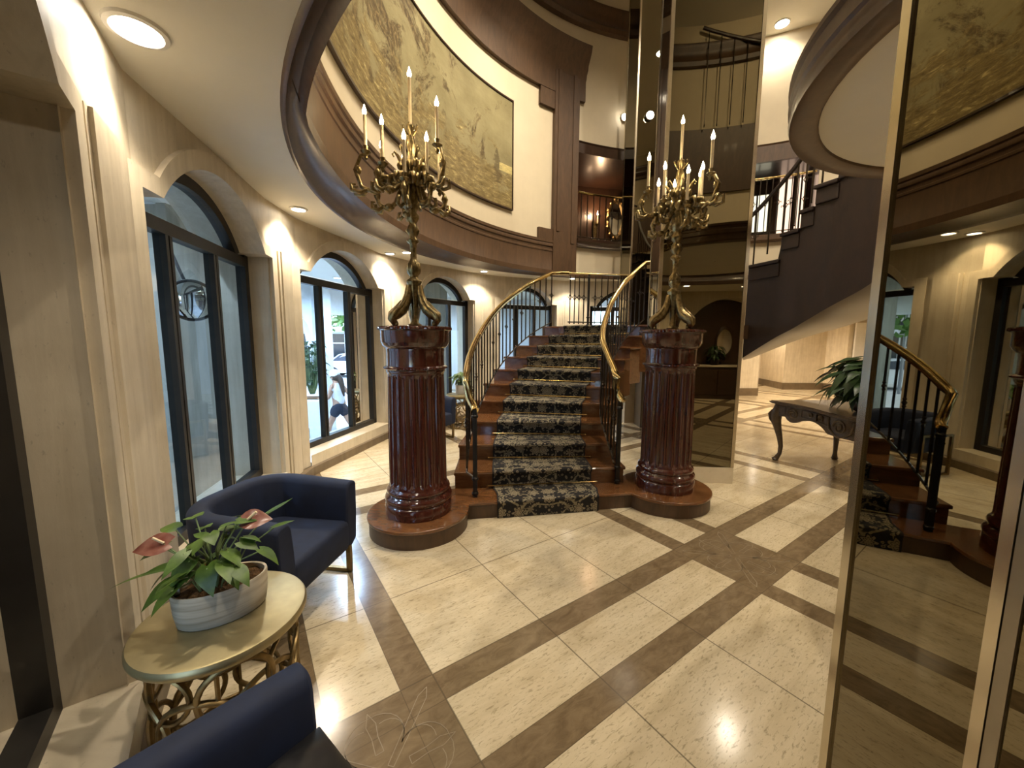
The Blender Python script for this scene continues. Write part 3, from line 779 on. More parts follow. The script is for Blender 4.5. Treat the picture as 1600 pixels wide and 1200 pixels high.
def stair_rail(arr, k0, nm, label, foot, end_pts, first_pts, nb):
    root = empty(nm, (foot[0], foot[1], .152), label=label, cat='railing')
    K = [k0 + (11 - k0) * i / 40 for i in range(41)]
    pts = [Vector((*P2(arr, k), zline(k) + .93)) for k in K]
    path = [Vector(q) for q in first_pts] + pts + [Vector(q) for q in end_pts]
    mb = MB(); handrail(mb, path); mb.build('handrail', M['brass'], root, smooth=True, autosmooth=50)
    mb = MB(); newel(mb, foot[0], foot[1], .152, first_pts[0][2]); mb.build('newel_post', M['iron'], root)
    mb = MB(); mb.tube([Vector((foot[0], foot[1], .33))] + [q - Vector((0, 0, .86)) for q in pts], .011, 6); mb.build('bottom_rail', M['iron_d'], root, smooth=True)
    for i in range(nb):
        k = k0 + .12 + (11 - k0 - .1) * i / (nb - 1); q = P2(arr, k); q2 = P2(arr, k + .05); rz = atan2(q2.y - q.y, q2.x - q.x)
        me = ME_KNOB if i < 10 and i % 2 == 0 else (ME_DIA if 12 <= i and i % 2 == 0 else ME_PLAIN)
        inst(me, 'baluster', root, (q.x, q.y, zline(k) + .07), rz)
    return root
stair_rail(LR, 1.75, 'stair_railing', 'brass and black iron stair railing beside the window wall', (-.335, 3.43), [(.86, 7.04, 2.775), (1.0, 7.05, 2.775)], [(-.332, 3.425, .965), (-.345, 3.47, .99), (-.39, 3.52, 1.06)], 27)
stair_rail(RR, 1.9, 'stair_railing', 'brass and black iron stair railing beside the mirrored pillar', (1.07, 3.775), [(2.2, 6.05, 2.775)], [(1.10, 3.765, .99), (1.075, 3.80, 1.05), (1.05, 3.86, 1.13)], 24)
# landing railing along the back
lr = empty('landing_railing', (1.7, 7.2, 1.832), label='straight iron railing with a thin brass top along the back of the landing', cat='railing')
lp = [Vector(q) for q in ((1.0, 7.05, 2.775), (1.35, 7.13, 2.775), (1.8, 7.2, 2.775), (2.15, 7.25, 2.775))]
mb = MB(); handrail(mb, lp, .018, .012); mb.build('handrail', M['brass'], lr, smooth=True)
mb = MB(); mb.tube([q - Vector((0, 0, .86)) for q in lp], .010, 6); mb.build('bottom_rail', M['iron_d'], lr)
for i in range(12):
    q = cr([tuple(v) for v in lp], 3 * (i + .4) / 12)
    inst(ME_DIA if i not in (4, 9) else ME_PLAIN, 'baluster', lr, (q.x, q.y, 1.88), .15)
mb = MB(); newel(mb, 1.38, 7.14, 1.832, 2.77); mb.build('newel_post', M['iron'], lr)

# ------------------------------------------------------------------ fluted columns
def column(c, label):
    root = empty('fluted_column', (c.x, c.y, .152), label=label, cat='column'); root['kind'] = 'thing'
    cc = (c.x, c.y, .152)
    mb = MB(); mb.lathe([(.275, 0), (.275, .085), (.268, .095), (.262, .10), (.272, .115), (.278, .135), (.272, .158), (.255, .17), (.250, .18), (.258, .19), (.262, .205), (.256, .222), (.246, .23), (.243, .238)], 64, cc); mb.build('base', M['column'], root, smooth=True, autosmooth=50)
    NF = 22
    def mod(r, z, a):
        x = (a * NF / (2 * pi)) % 1; k = max(0, min(1, (z - .25) / .03)) * max(0, min(1, (1.165 - z) / .03))
        w = abs(x - .5) * 2
        return r - (.020 * sqrt(max(0, 1 - (w / .74) ** 2)) * k if w < .74 else 0)
    mb = MB(); mb.lathe([(.240, .238), (.238, .25), (.237, .262), (.236, .28), (.234, .6), (.230, .9), (.226, 1.135), (.226, 1.152), (.226, 1.165), (.228, 1.175)], NF * 12, cc, mod=mod); mb.build('shaft', M['column'], root, smooth=True, autosmooth=32)
    mb = MB(); bead = lambda r, z, a: r + (.004 * cos(a * 60) if 1.515 < z < 1.545 or 1.205 < z < 1.225 else 0)
    mb.lathe([(.228, 1.175), (.236, 1.185), (.236, 1.20), (.252, 1.212), (.252, 1.222), (.232, 1.232), (.230, 1.25), (.230, 1.345), (.234, 1.36), (.232, 1.37), (.245, 1.378), (.26, 1.395), (.268, 1.415), (.272, 1.42), (.272, 1.50), (.276, 1.512), (.290, 1.52), (.292, 1.532), (.286, 1.542), (.27, 1.546), (.01, 1.546)], 120, cc, mod=bead)
    mb.build('capital', M['column'], root, smooth=True, autosmooth=40)
    return root
column(CL, 'dark red fluted wooden column beside the window wall, under a lit candelabrum')
column(CR_, 'dark red fluted wooden column in front of the mirrored pillar')
ZT = .152 + 1.546
# ------------------------------------------------------------------ candelabra
def flame_bulb(parent, top, h=.075):
    mb = MB(); z = top.z - h
    mb.lathe([(.004, 0), (.010, .004), (.0155, .018), (.0155, .028), (.010, .045), (.005, .06), (.001, h)], 10, (top.x, top.y, z)); mb.build('bulb', M['flame'], parent, smooth=True)
def candelabrum(c, tips, cap_tip, rot, label):
    root = empty('candelabrum', (c.x, c.y, ZT), label=label, cat='candelabra')
    B = M['bronze']; cx = Vector((c.x, c.y, 0))
    # tripod foot: three scrolled lion legs round a central plinth
    for k in range(3):
        a = rot + 2 * pi * k / 3; d = Vector((cos(a), sin(a), 0)); s = Vector((-sin(a), cos(a), 0))
        mb = MB()
        path = [cx + d * r + Vector((0, 0, z)) for r, z in ((.045, 2.02), (.055, 1.95), (.075, 1.885), (.11, 1.83), (.155, 1.80), (.185, 1.775), (.195, 1.745), (.18, 1.722), (.16, 1.73))]
        mb.tube(path, [.030, .036, .042, .048, .050, .046, .038, .028, .020], 10, flat=.9)
        for (r, z, q) in ((.185, 1.722, .026), (.165, 1.714, .018), (.09, 1.87, .03), (.13, 1.83, .028)): mb.ball(cx + d * r + Vector((0, 0, z)), q, 1, 1, .8, 8)
        for sg in (1, -1):
            mb.tube([cx + d * .10 + s * .03 * sg + Vector((0, 0, 1.90)), cx + d * .14 + s * .042 * sg + Vector((0, 0, 1.85)), cx + d * .20 + s * .035 * sg + Vector((0, 0, 1.80)), cx + d * .215 + s * .022 * sg + Vector((0, 0, 1.75)), cx + d * .19 + s * .03 * sg + Vector((0, 0, 1.735))], [.007, .011, .012, .010, .006], 8)
            mb.ball(cx + d * .175 + s * .02 * sg + Vector((0, 0, 1.712)), .015, n=8)
        mb.build('foot', B, root, smooth=True, autosmooth=80)
    mb = MB()
    tw = lambda r, z, a: r * (1 + (.16 * cos(a * 5 + z * 70) if 2.36 < z < 2.56 else .05 * cos(a * 8)))
    mb.lathe([(.05, ZT), (.055, ZT + .015), (.03, ZT + .03), (.024, ZT + .12), (.030, 1.88), (.045, 1.95), (.058, 2.0), (.05, 2.03), (.06, 2.045), (.06, 2.06), (.034, 2.08), (.034, 2.10), (.05, 2.12), (.055, 2.15), (.05, 2.19), (.032, 2.215), (.024, 2.235), (.024, 2.30), (.028, 2.345), (.046, 2.36), (.046, 2.37), (.026, 2.39), (.034, 2.41), (.05, 2.44), (.038, 2.48), (.026, 2.50), (.044, 2.53), (.050, 2.56), (.03, 2.585), (.042, 2.61), (.058, 2.66), (.056, 2.71), (.044, 2.73), (.062, 2.75), (.066, 2.77), (.04, 2.80), (.03, 2.85), (.05, 2.90), (.058, 2.94), (.03, 2.98), (.022, 3.04), (.036, 3.08), (.030, 3.12), (.02, 3.15), (.03, 3.20), (.034, 3.22), (.012, 3.235)], 40, (c.x, c.y, 0), mod=tw)
    mb.build('stem', B, root, smooth=True, autosmooth=70)
    mb = MB()
    for k in range(6):   # leafy crown with curling tips
        a = rot + .4 + 2 * pi * k / 6; d = Vector((cos(a), sin(a), 0))
        mb.tube([cx + d * r + Vector((0, 0, z)) for r, z in ((.035, 2.86), (.07, 2.93), (.10, 3.00), (.125, 3.03), (.14, 3.01), (.13, 2.99))], [.012, .016, .013, .010, .008, .006], 8)
        mb.ball(cx + d * .085 + Vector((0, 0, 2.93)), .026, 1, 1, 1.5, 8)
    for k in range(5):
        a = rot + 2 * pi * k / 5; d = Vector((cos(a), sin(a), 0)); mb.tube([cx + d * r + Vector((0, 0, z)) for r, z in ((.02, 3.15), (.05, 3.19), (.06, 3.215), (.05, 3.225))], [.008, .010, .007, .004], 6)
    mb.build('leaf_crown', B, root, smooth=True, autosmooth=80)
    # centre candle
    def candle(x, y, z0, z1):
        mb = MB(); mb.lathe([(.0125, z0), (.0125, z1), (.006, z1 + .004)], 12, (x, y, 0)); o = mb.build('candle', M['candle'], root, smooth=True, label='cream candle sleeve with a lit flame bulb')
        flame_bulb(o, Vector((x, y, z1 + .075)))
    candle(c.x, c.y, 3.225, cap_tip - .075)
    for (dx, dy, zt_) in tips:
        r = hypot(dx, dy); a = atan2(dy, dx); d = Vector((cos(a), sin(a), 0)); s = Vector((-sin(a), cos(a), 0))
        zc = zt_ - .34
        def pt(rr, z, ss=0): return cx + d * rr + s * ss + Vector((0, 0, z))
        mb = MB(); zb = max(2.60, min(2.76, zc - .16))
        mb.tube([pt(.045, 2.76), pt(.3 * r, 2.80), pt(.55 * r, zb + .02), pt(.82 * r, zb - .03), pt(1.12 * r, zb + .01), pt(1.25 * r, (zb + zc) / 2), pt(1.12 * r, zc - .03), pt(1.0 * r, zc - .02)], [.022, .020, .019, .018, .018, .016, .014, .015], 8)
        for sg in (1, -1):   # acanthus scrolls
            mb.tube([pt(.35 * r, 2.80), pt(.50 * r, 2.84, .02 * sg), pt(.66 * r, 2.83, .045 * sg), pt(.72 * r, 2.78, .05 * sg), pt(.62 * r, 2.76, .04 * sg)], [.010, .018, .017, .013, .007], 8)
            mb.tube([pt(.95 * r, zb, .0), pt(1.12 * r, zb - .04, .03 * sg), pt(1.30 * r, zb - .03, .04 * sg), pt(1.32 * r, zb + .02, .03 * sg), pt(1.22 * r, zb + .02, .025 * sg)], [.010, .016, .016, .013, .007], 8)
        mb.ball(pt(.78 * r, zb - .01), .040, 1, 1, .7, 10); mb.ball(pt(1.18 * r, (zb + zc) / 2), .026, 1, 1, 1.4, 8); mb.ball(pt(.4 * r, 2.79), .034, 1, 1, .8, 8)
        mb.lathe([(.008, zc - .06), (.016, zc - .045), (.012, zc - .03), (.030, zc - .012), (.040, zc), (.036, zc + .004), (.016, zc + .006), (.016, zc + .03), (.020, zc + .04), (.014, zc + .042)], 16, pt(r, 0))
        mb.build('arm', B, root, smooth=True, autosmooth=80)
        q = pt(r, 0); candle(q.x, q.y, zc + .03, zt_ - .075)
    return root
candelabrum(CL, [(-.346, -.01, 3.37), (.225, -.116, 3.37), (-.05, .30, 3.37), (-.17, -.16, 3.22), (-.235, .02, 3.14), (-.10, .16, 3.12), (.14, -.09, 3.14), (.20, .09, 3.14), (.0, -.2, 3.10)], 3.64, rad(-15), 'tall bronze candelabrum with lit candle bulbs, on the column beside the window wall')
candelabrum(CR_, [(-.286, .01, 3.30), (.12, -.33, 3.32), (.10, .28, 3.33), (-.16, -.05, 3.20), (-.15, .12, 3.12), (.02, .17, 3.13), (.0, -.17, 3.12), (.18, -.05, 3.20), (.23, .10, 3.20)], 3.61, rad(180), 'tall bronze candelabrum with lit candle bulbs, against the mirrored pillar')

# ------------------------------------------------------------------ second flight, winding up behind the console table
fl = empty('winding_staircase', (3.8, 5.3, 1.832), label='dark wooden winding stair with smooth grey underside sweeping up behind the carved table', cat='staircase')
SP = [(3.66, 6.15, 2.75, 1.32), (3.80, 5.65, 3.10, 1.63), (3.87, 5.40, 3.33, 1.76), (3.91, 5.22, 3.58, 1.86), (4.0, 4.97, 3.80, 2.02), (4.02, 4.5, 3.95, 2.21), (3.90, 4.2, 3.98, 2.32), (3.62, 3.75, 3.98, 2.58), (3.30, 3.35, 3.98, 2.80), (2.98, 3.2, 3.98, 2.92)]
SCN = Vector((2.45, 4.75))
def sp(t): return cr([q[:3] for q in SP], t), cr([(q[0], q[1], q[3]) for q in SP], t).z
def outw(q, r):
    v = Vector((q.x, q.y)) - SCN; v.normalize(); return Vector((q.x + v.x * r, q.y + v.y * r, q.z))
mb = MB(); N = 54; rows = [[], [], []]; sof = [[], [], [], []]
for i in range(N + 1):
    t = 8.0 * i / N; q, zb = sp(t); seg = min(8, int(t + 1e-6)); ztop = SP[seg][2] - .05 if t < 5 else 3.9
    q = Vector((q.x, q.y, 0))
    rows[0].append(Vector((q.x, q.y, zb))); rows[1].append(Vector((q.x, q.y, ztop))); o = outw(q, .08); rows[2].append(Vector((o.x, o.y, ztop)))
    for j, (r, dz) in enumerate(((0, 0), (.12, -.035), (.75, -.03), (1.15, .03))):
        o = outw(q, r); sof[j].append(Vector((o.x, o.y, zb + dz)))
mb.grid(rows); mb.build('stringer', M['wood_shaded'], fl)
mb = MB(); mb.grid(sof); mb.build('soffit', M['soffit_grey'], fl, smooth=True, label='smooth grey underside')
mb = MB(); mb.grid([sof[3], [Vector((q.x, q.y, q.z + 1.2)) for q in sof[3]]]); mb.build('outer_stringer', M['wood_shaded'], fl)
for k in range(5):
    (x0, y0, z0, _), (x1, y1, _, _) = SP[k], SP[k + 1]
    a, b = Vector((x0, y0, 0)), Vector((x1, y1, 0)); d = (b - a).normalized()
    for zz in (SP[k][2],):
        mb = MB(); pa, pb = outw(a - d * .02, -.05), outw(b + d * .0, -.05); qa, qb = outw(a - d * .02, 1.1), outw(b, 1.1)
        mb.prism([(v.x, v.y) for v in (pa, pb, qb, qa)], zz - .05, zz)
        mb.prism([(v.x, v.y) for v in (outw(a, -.02), outw(b, -.02), outw(b, .08), outw(a, .08))], zz - .24, zz - .05)
        mb.build('step', M['wood_shaded'], fl, bevel=.012)
fr = empty('winding_railing', (3.7, 5.6, 2.75), label='dark iron railing with scroll balusters climbing the winding stair', cat='railing')
RP = [(3.60, 6.35, 3.40), (3.70, 6.05, 3.58), (3.80, 5.65, 3.86), (3.87, 5.42, 4.08), (3.91, 5.24, 4.28), (3.98, 5.02, 4.55)]
mb = MB(); handrail(mb, [cr(RP, 5 * i / 24) for i in range(25)], .028, .022); mb.build('handrail', M['wood_shaded'], fr, smooth=True)
for i in range(9):
    q = cr(RP, .3 + 4.6 * i / 8); inst(ME_DIA if i % 2 else ME_PLAIN, 'baluster', fr, (q.x, q.y, q.z - .84), 1.9, .95)
# ------------------------------------------------------------------ armchairs
def armchair(loc, rz, label):
    root = empty('armchair', (*loc, 0), rz, label, 'armchair', 'navy barrel armchairs')
    hx0, hy, r = -.36, .36, .26
    path = [(.30, -hy)]
    for i in range(13):
        a = -pi / 2 - (pi / 2) * i / 12; path.append((hx0 + r + r * cos(a), -hy + r + r * sin(a)))
    for i in range(13):
        a = pi - (pi / 2) * i / 12; path.append((hx0 + r + r * cos(a), hy - r + r * sin(a)))
    path.append((.30, hy))
    # resample
    pts = []; 
    for a, b in zip(path, path[1:]):
        n = 10 if hypot(b[0] - a[0], b[1] - a[1]) > .2 else 1
        pts += [(lerp(a[0], b[0], i / n), lerp(a[1], b[1], i / n)) for i in range(n)]
    pts.append(path[-1])
    rows = []; m = len(pts)
    for i, (x, y) in enumerate(pts):
        a, b = pts[max(0, i - 1)], pts[min(m - 1, i + 1)]; t = Vector((b[0] - a[0], b[1] - a[1])).normalized(); inn = Vector((t.y, -t.x))  # inward
        if inn.dot(Vector((-x, -y))) < 0: inn = -inn
        q = Vector((x, y)); ang = i / (m - 1); back = sin(pi * ang)
        zt_ = .675 + .035 * back; seam = .012 if i % 6 == 3 and 8 < i < m - 8 else 0
        prof = [(.05, .25), (.0, .28), (-.005, .45), (.0, zt_ - .03), (.012, zt_ - .008), (.035, zt_), (.075, zt_), (.095, zt_ - .012), (.105, zt_ - .04), (.11 - seam, .52), (.11 - seam, .40), (.11, .27)]
        taper = lambda z: (.70 - z) * .05
        rows.append([(q.x + inn.x * (d + taper(z)), q.y + inn.y * (d + taper(z)), z) for d, z in prof])
    mb = MB(); mb.grid(rows, closed=True)
    for rr in (rows[0], rows[-1]): mb.add(rr, [tuple(range(len(rr)))])
    mb.build('shell', M['velvet'], root, world=False, smooth=True, autosmooth=50, bevel=.012)
    mb = MB(); mb.box(-.26, .305, -.262, .262, .245, .44)
    o = mb.build('seat', M['velvet'], root, world=False, bevel=.03)
    for p_ in o.data.polygons: p_.use_smooth = True
    for s in (-1, 1):
        mb = MB(); y = .376 * s; w = .013
        mb.box(.20, .20 + 2.4 * w, y - w, y + w, 0, .50); mb.box(-.24, -.24 + 2.4 * w, y - w, y + w, 0, .50); mb.box(-.24, .2288, y - w, y + w, 0, .026); mb.box(-.24, .2288, y - w, y + w, .474, .50)
        mb.build('sled_leg', M['gold'], root, world=False, label='gold metal side frame')
    return root
ch = armchair((-1.38, 2.16), rad(-8), 'navy velvet barrel armchair facing the stair, between side table and fluted column')
c2 = copy_tree(ch); c2.location = (-.525, .578, 0); c2.rotation_euler = (0, 0, rad(53)); c2['label'] = 'navy velvet barrel armchair holding a black cushion, before the ring lattice table'
c3 = copy_tree(ch); c3.location = (-1.33, 5.93, 0); c3.rotation_euler = (0, 0, rad(-30)); c3['label'] = 'navy armchair mostly hidden behind the fluted column'
# black cushion in the near armchair
mb = MB()
rows = []
for i in range(13):
    u = i / 12; row = []
    for j in range(13):
        v = j / 12; e = (1 - (2 * u - 1) ** 4) * (1 - (2 * v - 1) ** 4)
        row.append((u, v, e))
    rows.append(row)
A_ = Vector((-.20, -.235, .505)); ux = Vector((.50, .0, 0)); uz = Vector((0, .47, .02)); un = Vector((0, 0, 1))
for sg in (1, -1): mb.grid([[A_ + ux * u + uz * v + un * (.075 * e * sg + (.010 * sin(u * 13 + v * 19) + .006 * sin(u * 31 - v * 11)) * e) for u, v, e in r] for r in rows])
Mx = Matrix.Translation((-.525, .578, 0)) @ Matrix.Rotation(rad(53), 4, 'Z')
mb.v = [tuple(Mx @ Vector(q)) for q in mb.v]
cu = mb.build('cushion', M['black'], None, smooth=True, autosmooth=80); tag(cu, 'black glossy cushion filling the seat of the navy armchair beside the lattice table', 'cushion')

# ------------------------------------------------------------------ ring lattice side tables
def side_table(loc, label):
    root = empty('side_table', (*loc, 0), 0, label, 'table', 'gilt ring lattice side tables')
    mb = MB(); mb.lathe([(.25, .510), (.272, .515), (.279, .525), (.279, .54), (.273, .55), (.262, .552), (.01, .552)], 64)
    mb.build('tabletop', M['gold_top'], root, world=False, smooth=True, autosmooth=40)
    mb = MB(); R = .232
    for z in (.008, .500):
        mb.tube([(R * cos(2 * pi * i / 48), R * sin(2 * pi * i / 48), z) for i in range(49)], .009, 6)
    rnd = random.Random(3)
    for row, (z0, n, ra) in enumerate(((.105, 7, .105), (.260, 7, .12), (.405, 7, .10))):
        for k in range(n):
            th = 2 * pi * (k + .5 * (row % 2) + rnd.uniform(-.12, .12)) / n; rr = ra * rnd.uniform(.88, 1.12); zz = z0 + rnd.uniform(-.012, .012)
            zz = max(rr * 1.0 + .006, min(.502 - rr, zz))
            rad_ = R + rnd.uniform(-.006, .006)
            mb.tube([(rad_ * cos(th + rr * cos(t) / R), rad_ * sin(th + rr * cos(t) / R), zz + rr * sin(t)) for t in [2 * pi * i / 24 for i in range(25)]], .011, 8, flat=.8)
    for k in range(4):
        th = rad(210 + 90 * k); mb.tube([(R * cos(th), R * sin(th), 0), (R * cos(th), R * sin(th), .51)], .008, 6)
    mb.build('ring_lattice', M['gold'], root, world=False, smooth=True)
    return root
t1 = side_table((-1.10, 1.37), 'round gilt side table on a ring lattice base, carrying the red flowering plant')
t2 = copy_tree(t1); t2.location = (-.93, 6.95, 0); t2.scale = (.95, .95, 1.1); t2['label'] = 'round gilt ring lattice side table carrying a small white pot beside the stair'

# ------------------------------------------------------------------ plants
def heart_leaf(mb, base, d, up, L, W, droop=.35, fold=.25, spathe=False):
    """heart-shaped blade: base point, direction d, normal up"""
    d = d.normalized(); s = d.cross(up).normalized(); n = s.cross(d).normalized()
    N = 8; rows = []
    for i in range(N + 1):
        t = i / N
        w = W * (sin(pi * min(1, t * .92 + .08)) ** .75) * (1.12 - .75 * t) if t < .999 else .0
        x = L * (t - .12); z = -droop * L * t * t
        back = .16 * L * (1 - t) ** 3
        row = []
        for v in (-1, -.55, 0, .55, 1):
            row.append(base + d * (x - back * abs(v)) + s * (w * v) + n * (z + fold * w * abs(v) - .12 * w * v * v * v * v))
        rows.append(row)
    mb.grid(rows)
def plant_leaves(fol, stm, c, z0, specs, rnd, sc=1):
    for (az, r, h, L, W, dr) in specs:
        a = rad(az); d = Vector((cos(a), sin(a), 0)); tip = c + d * r + Vector((0, 0, h)); b0 = c + d * min(.05, r * .3) + Vector((0, 0, z0))
        mid = b0.lerp(tip, .5) + d * -.02 * sc + Vector((0, 0, .03 * sc))
        stm.tube([b0, mid, tip], .0028 * sc, 5)
        heart_leaf(fol, tip, d + Vector((0, 0, .25 - dr)), Vector((rnd.uniform(-.35, .35), rnd.uniform(-.35, .35), 1)), L, W, dr)
rnd = random.Random(11)
pc_ = Vector((-1.105, 1.375, .553))
pl = empty('potted_anthurium', pc_, label='potted plant with red waxy flowers in an oval striped pot on the gilt table', cat='plant')
rot = rad(38)
mb = MB(); mb.lathe([(.130, 0), (.139, .008), (.147, .06), (.150, .125), (.148, .134), (.140, .132), (.139, .10)], 48, pc_, sx=1.0, sy=.66, rot=rot, caps=False)
mb.lathe([(.005, .0005), (.130, .0)], 48, pc_, sx=1, sy=.66, rot=rot, caps=False)
mb.build('pot', M['pot'], pl, smooth=True)
mb = MB(); rows = []
for r in (0.002, .04, .08, .115, .139):
    rows.append([(pc_.x + (r * cos(t) * cos(rot) - r * .66 * sin(t) * sin(rot)), pc_.y + (r * cos(t) * sin(rot) + r * .66 * sin(t) * cos(rot)), pc_.z + .112 + .028 * (1 - r / .139) + rnd.uniform(-.006, .008)) for t in [2 * pi * k / 30 for k in range(30)]])
mb.grid(rows, closed=True); mb.build('moss', M['moss'], pl, smooth=True)
fol, stm = MB(), MB(); q0 = Vector((pc_.x, pc_.y, 0)) + Vector((-.02, -.015, 0))
specs = [(-150, .10, .80, .12, .050, .5), (-110, .07, .83, .11, .055, .6), (-60, .08, .80, .11, .055, .7), (-20, .10, .85, .10, .045, .4), (200, .14, .88, .11, .05, .4), (170, .15, .92, .10, .045, .2), (150, .10, .96, .09, .05, .3), (60, .06, .92, .09, .04, .2), (20, .10, .95, .08, .04, .2), (35, .20, .95, .12, .042, -.1), (15, .22, .91, .10, .035, .0), (-5, .21, .85, .10, .035, .5), (-25, .16, .80, .10, .04, .5), (-85, .03, .90, .09, .045, .3), (-130, .05, .88, .09, .05, .5), (130, .08, .86, .09, .04, .4), (90, .08, .88, .09, .04, .3), (-45, .05, .93, .08, .04, .3), (5, .13, .89, .08, .035, .3), (215, .09, .73, .10, .04, .6), (235, .12, .76, .13, .045, .5)]
specs = [(a, r, .665 + (h - .665) * .86, L * .82, W * .80, d) for a, r, h, L, W, d in specs]
for i in range(26): specs.append((rnd.uniform(0, 360), rnd.uniform(.02, .14), rnd.uniform(.73, .89), rnd.uniform(.055, .095), rnd.uniform(.022, .034), rnd.uniform(.1, .6)))
plant_leaves(fol, stm, q0, .665, specs, rnd)
# long narrow leaf reaching out over the table edge
d = Vector((cos(rad(196)), sin(rad(196)), 0)); b0 = q0 + d * .12 + Vector((0, 0, .76)); heart_leaf(fol, b0 + d * .02, d, Vector((0, 0, 1)), .20, .018, .25)
stm.tube([q0 + Vector((0, 0, .66)), q0 + d * .06 + Vector((0, 0, .74)), b0], .003, 5)
fol.build('foliage', M['leaf'], pl, smooth=True, autosmooth=80); stm.build('leaf_stems', M['stem'], pl)
for az, r, h, L in ((205, .13, .865, .105), (22, .125, .905, .09)):
    a = rad(az); d = Vector((cos(a), sin(a), 0)); fb = MB(); tp = q0 + d * r + Vector((0, 0, h)); heart_leaf(fb, tp, d + Vector((0, 0, .05)), Vector((.3, -.5, .8)), L, .052, .25, .35)
    o = fb.build('flower', M['spathe'], pl, smooth=True, autosmooth=80, label='waxy red flower')
    sb = MB(); sb.tube([tp + Vector((0, 0, .004)), tp + d * .03 + Vector((0, 0, .03))], .005, 6); sb.build('spadix', M['candle'], o)
    sb = MB(); sb.tube([q0 + Vector((0, 0, .66)), q0 + d * r * .5 + Vector((0, 0, .66 + (h - .66) * .6)), tp], .003, 5); sb.build('flower_stem', M['stem'], pl)
tg = MB(); x_ = Vector((-1.235, 1.30, .66)); tg.box(-.03, .03, -.001, .001, 0, .055, Matrix.Translation(x_) @ Matrix.Rotation(rad(20), 4, 'Z')); tg.build('plant_tag', M['white'], pl)

def bushy(name, c, z0, z1, R, n, label, cat, mat, rnd, leafL=.14, leafW=.035, pot=None, parts=True):
    root = empty(name, c, label=label, cat=cat); fol, stm = MB(), MB(); q = Vector((c[0], c[1], 0))
    for i in range(n):
        az = rnd.uniform(0, 360); f = sqrt(rnd.random()); h = lerp(z0, z1, rnd.random() ** .8); rr = R * f * sqrt(max(.15, 1 - ((h - (z0 + z1) / 2) / ((z1 - z0) * .62)) ** 2))
        plant_leaves(fol, stm, q, c[2] + (pot or .1) * .8, [(az, rr, h, leafL * rnd.uniform(.7, 1.2), leafW * rnd.uniform(.8, 1.2), rnd.uniform(.2, .8))], rnd, 1)
    fol.build('foliage', mat, root, smooth=True, autosmooth=80); stm.build('leaf_stems', M['stem'], root)
    return root
# small white pot plant by the stair
wp = bushy('potted_plant', (-.93, 6.95, .605), .80, 1.0, .17, 46, 'small leafy green plant in a white pot on the lattice table by the stair', 'plant', M['leaf'], rnd, .11, .03, .18)
mb = MB(); mb.lathe([(.085, 0), (.09, .01), (.10, .15), (.10, .165), (.09, .165), (.088, .14), (.01, .14)], 24, (-.93, 6.95, .607)); mb.build('pot', M['white'], wp, smooth=True)

# ------------------------------------------------------------------ carved console table
ct = empty('console_table', (4.03, 4.15, 0), rad(3), 'carved dark wooden table with curved legs holding the peace lily', 'table')
Wd, Ln = .47, 1.0; mat_c = wood('carved_walnut', (.035, .022, .013), (.10, .066, .036), .35, .2, (2, 2, 2), 9)
def edge(y): return Wd + .03 * cos(y * pi / Ln * 2) - .02
N = 40; ys = [lerp(-Ln, Ln, i / N) for i in range(N + 1)]
poly = [(-edge(y), y) for y in ys] + [(edge(y), y) for y in reversed(ys)]
mb = MB()
for sc_, z0, z1 in ((1.02, .765, .775), (1.045, .775, .795), (1.02, .795, .805)): mb.prism([(x * sc_, y * (1 + (sc_ - 1) * .6)) for x, y in poly], z0, z1)
mb.build('tabletop', mat_c, ct, world=False, bevel=.004)
def apron_bottom(s):
    a = abs(s); return .55 if a < .16 else (.55 + (a - .16) / .09 * .05 if a < .25 else (.60 + .035 * sin((a - .25) * pi / .35 * 1.0) if a < .60 else (.605 - .045 * sin((a - .6) / .2 * pi) if a < .8 else .62 - .02 * (a - .8) / .2)))
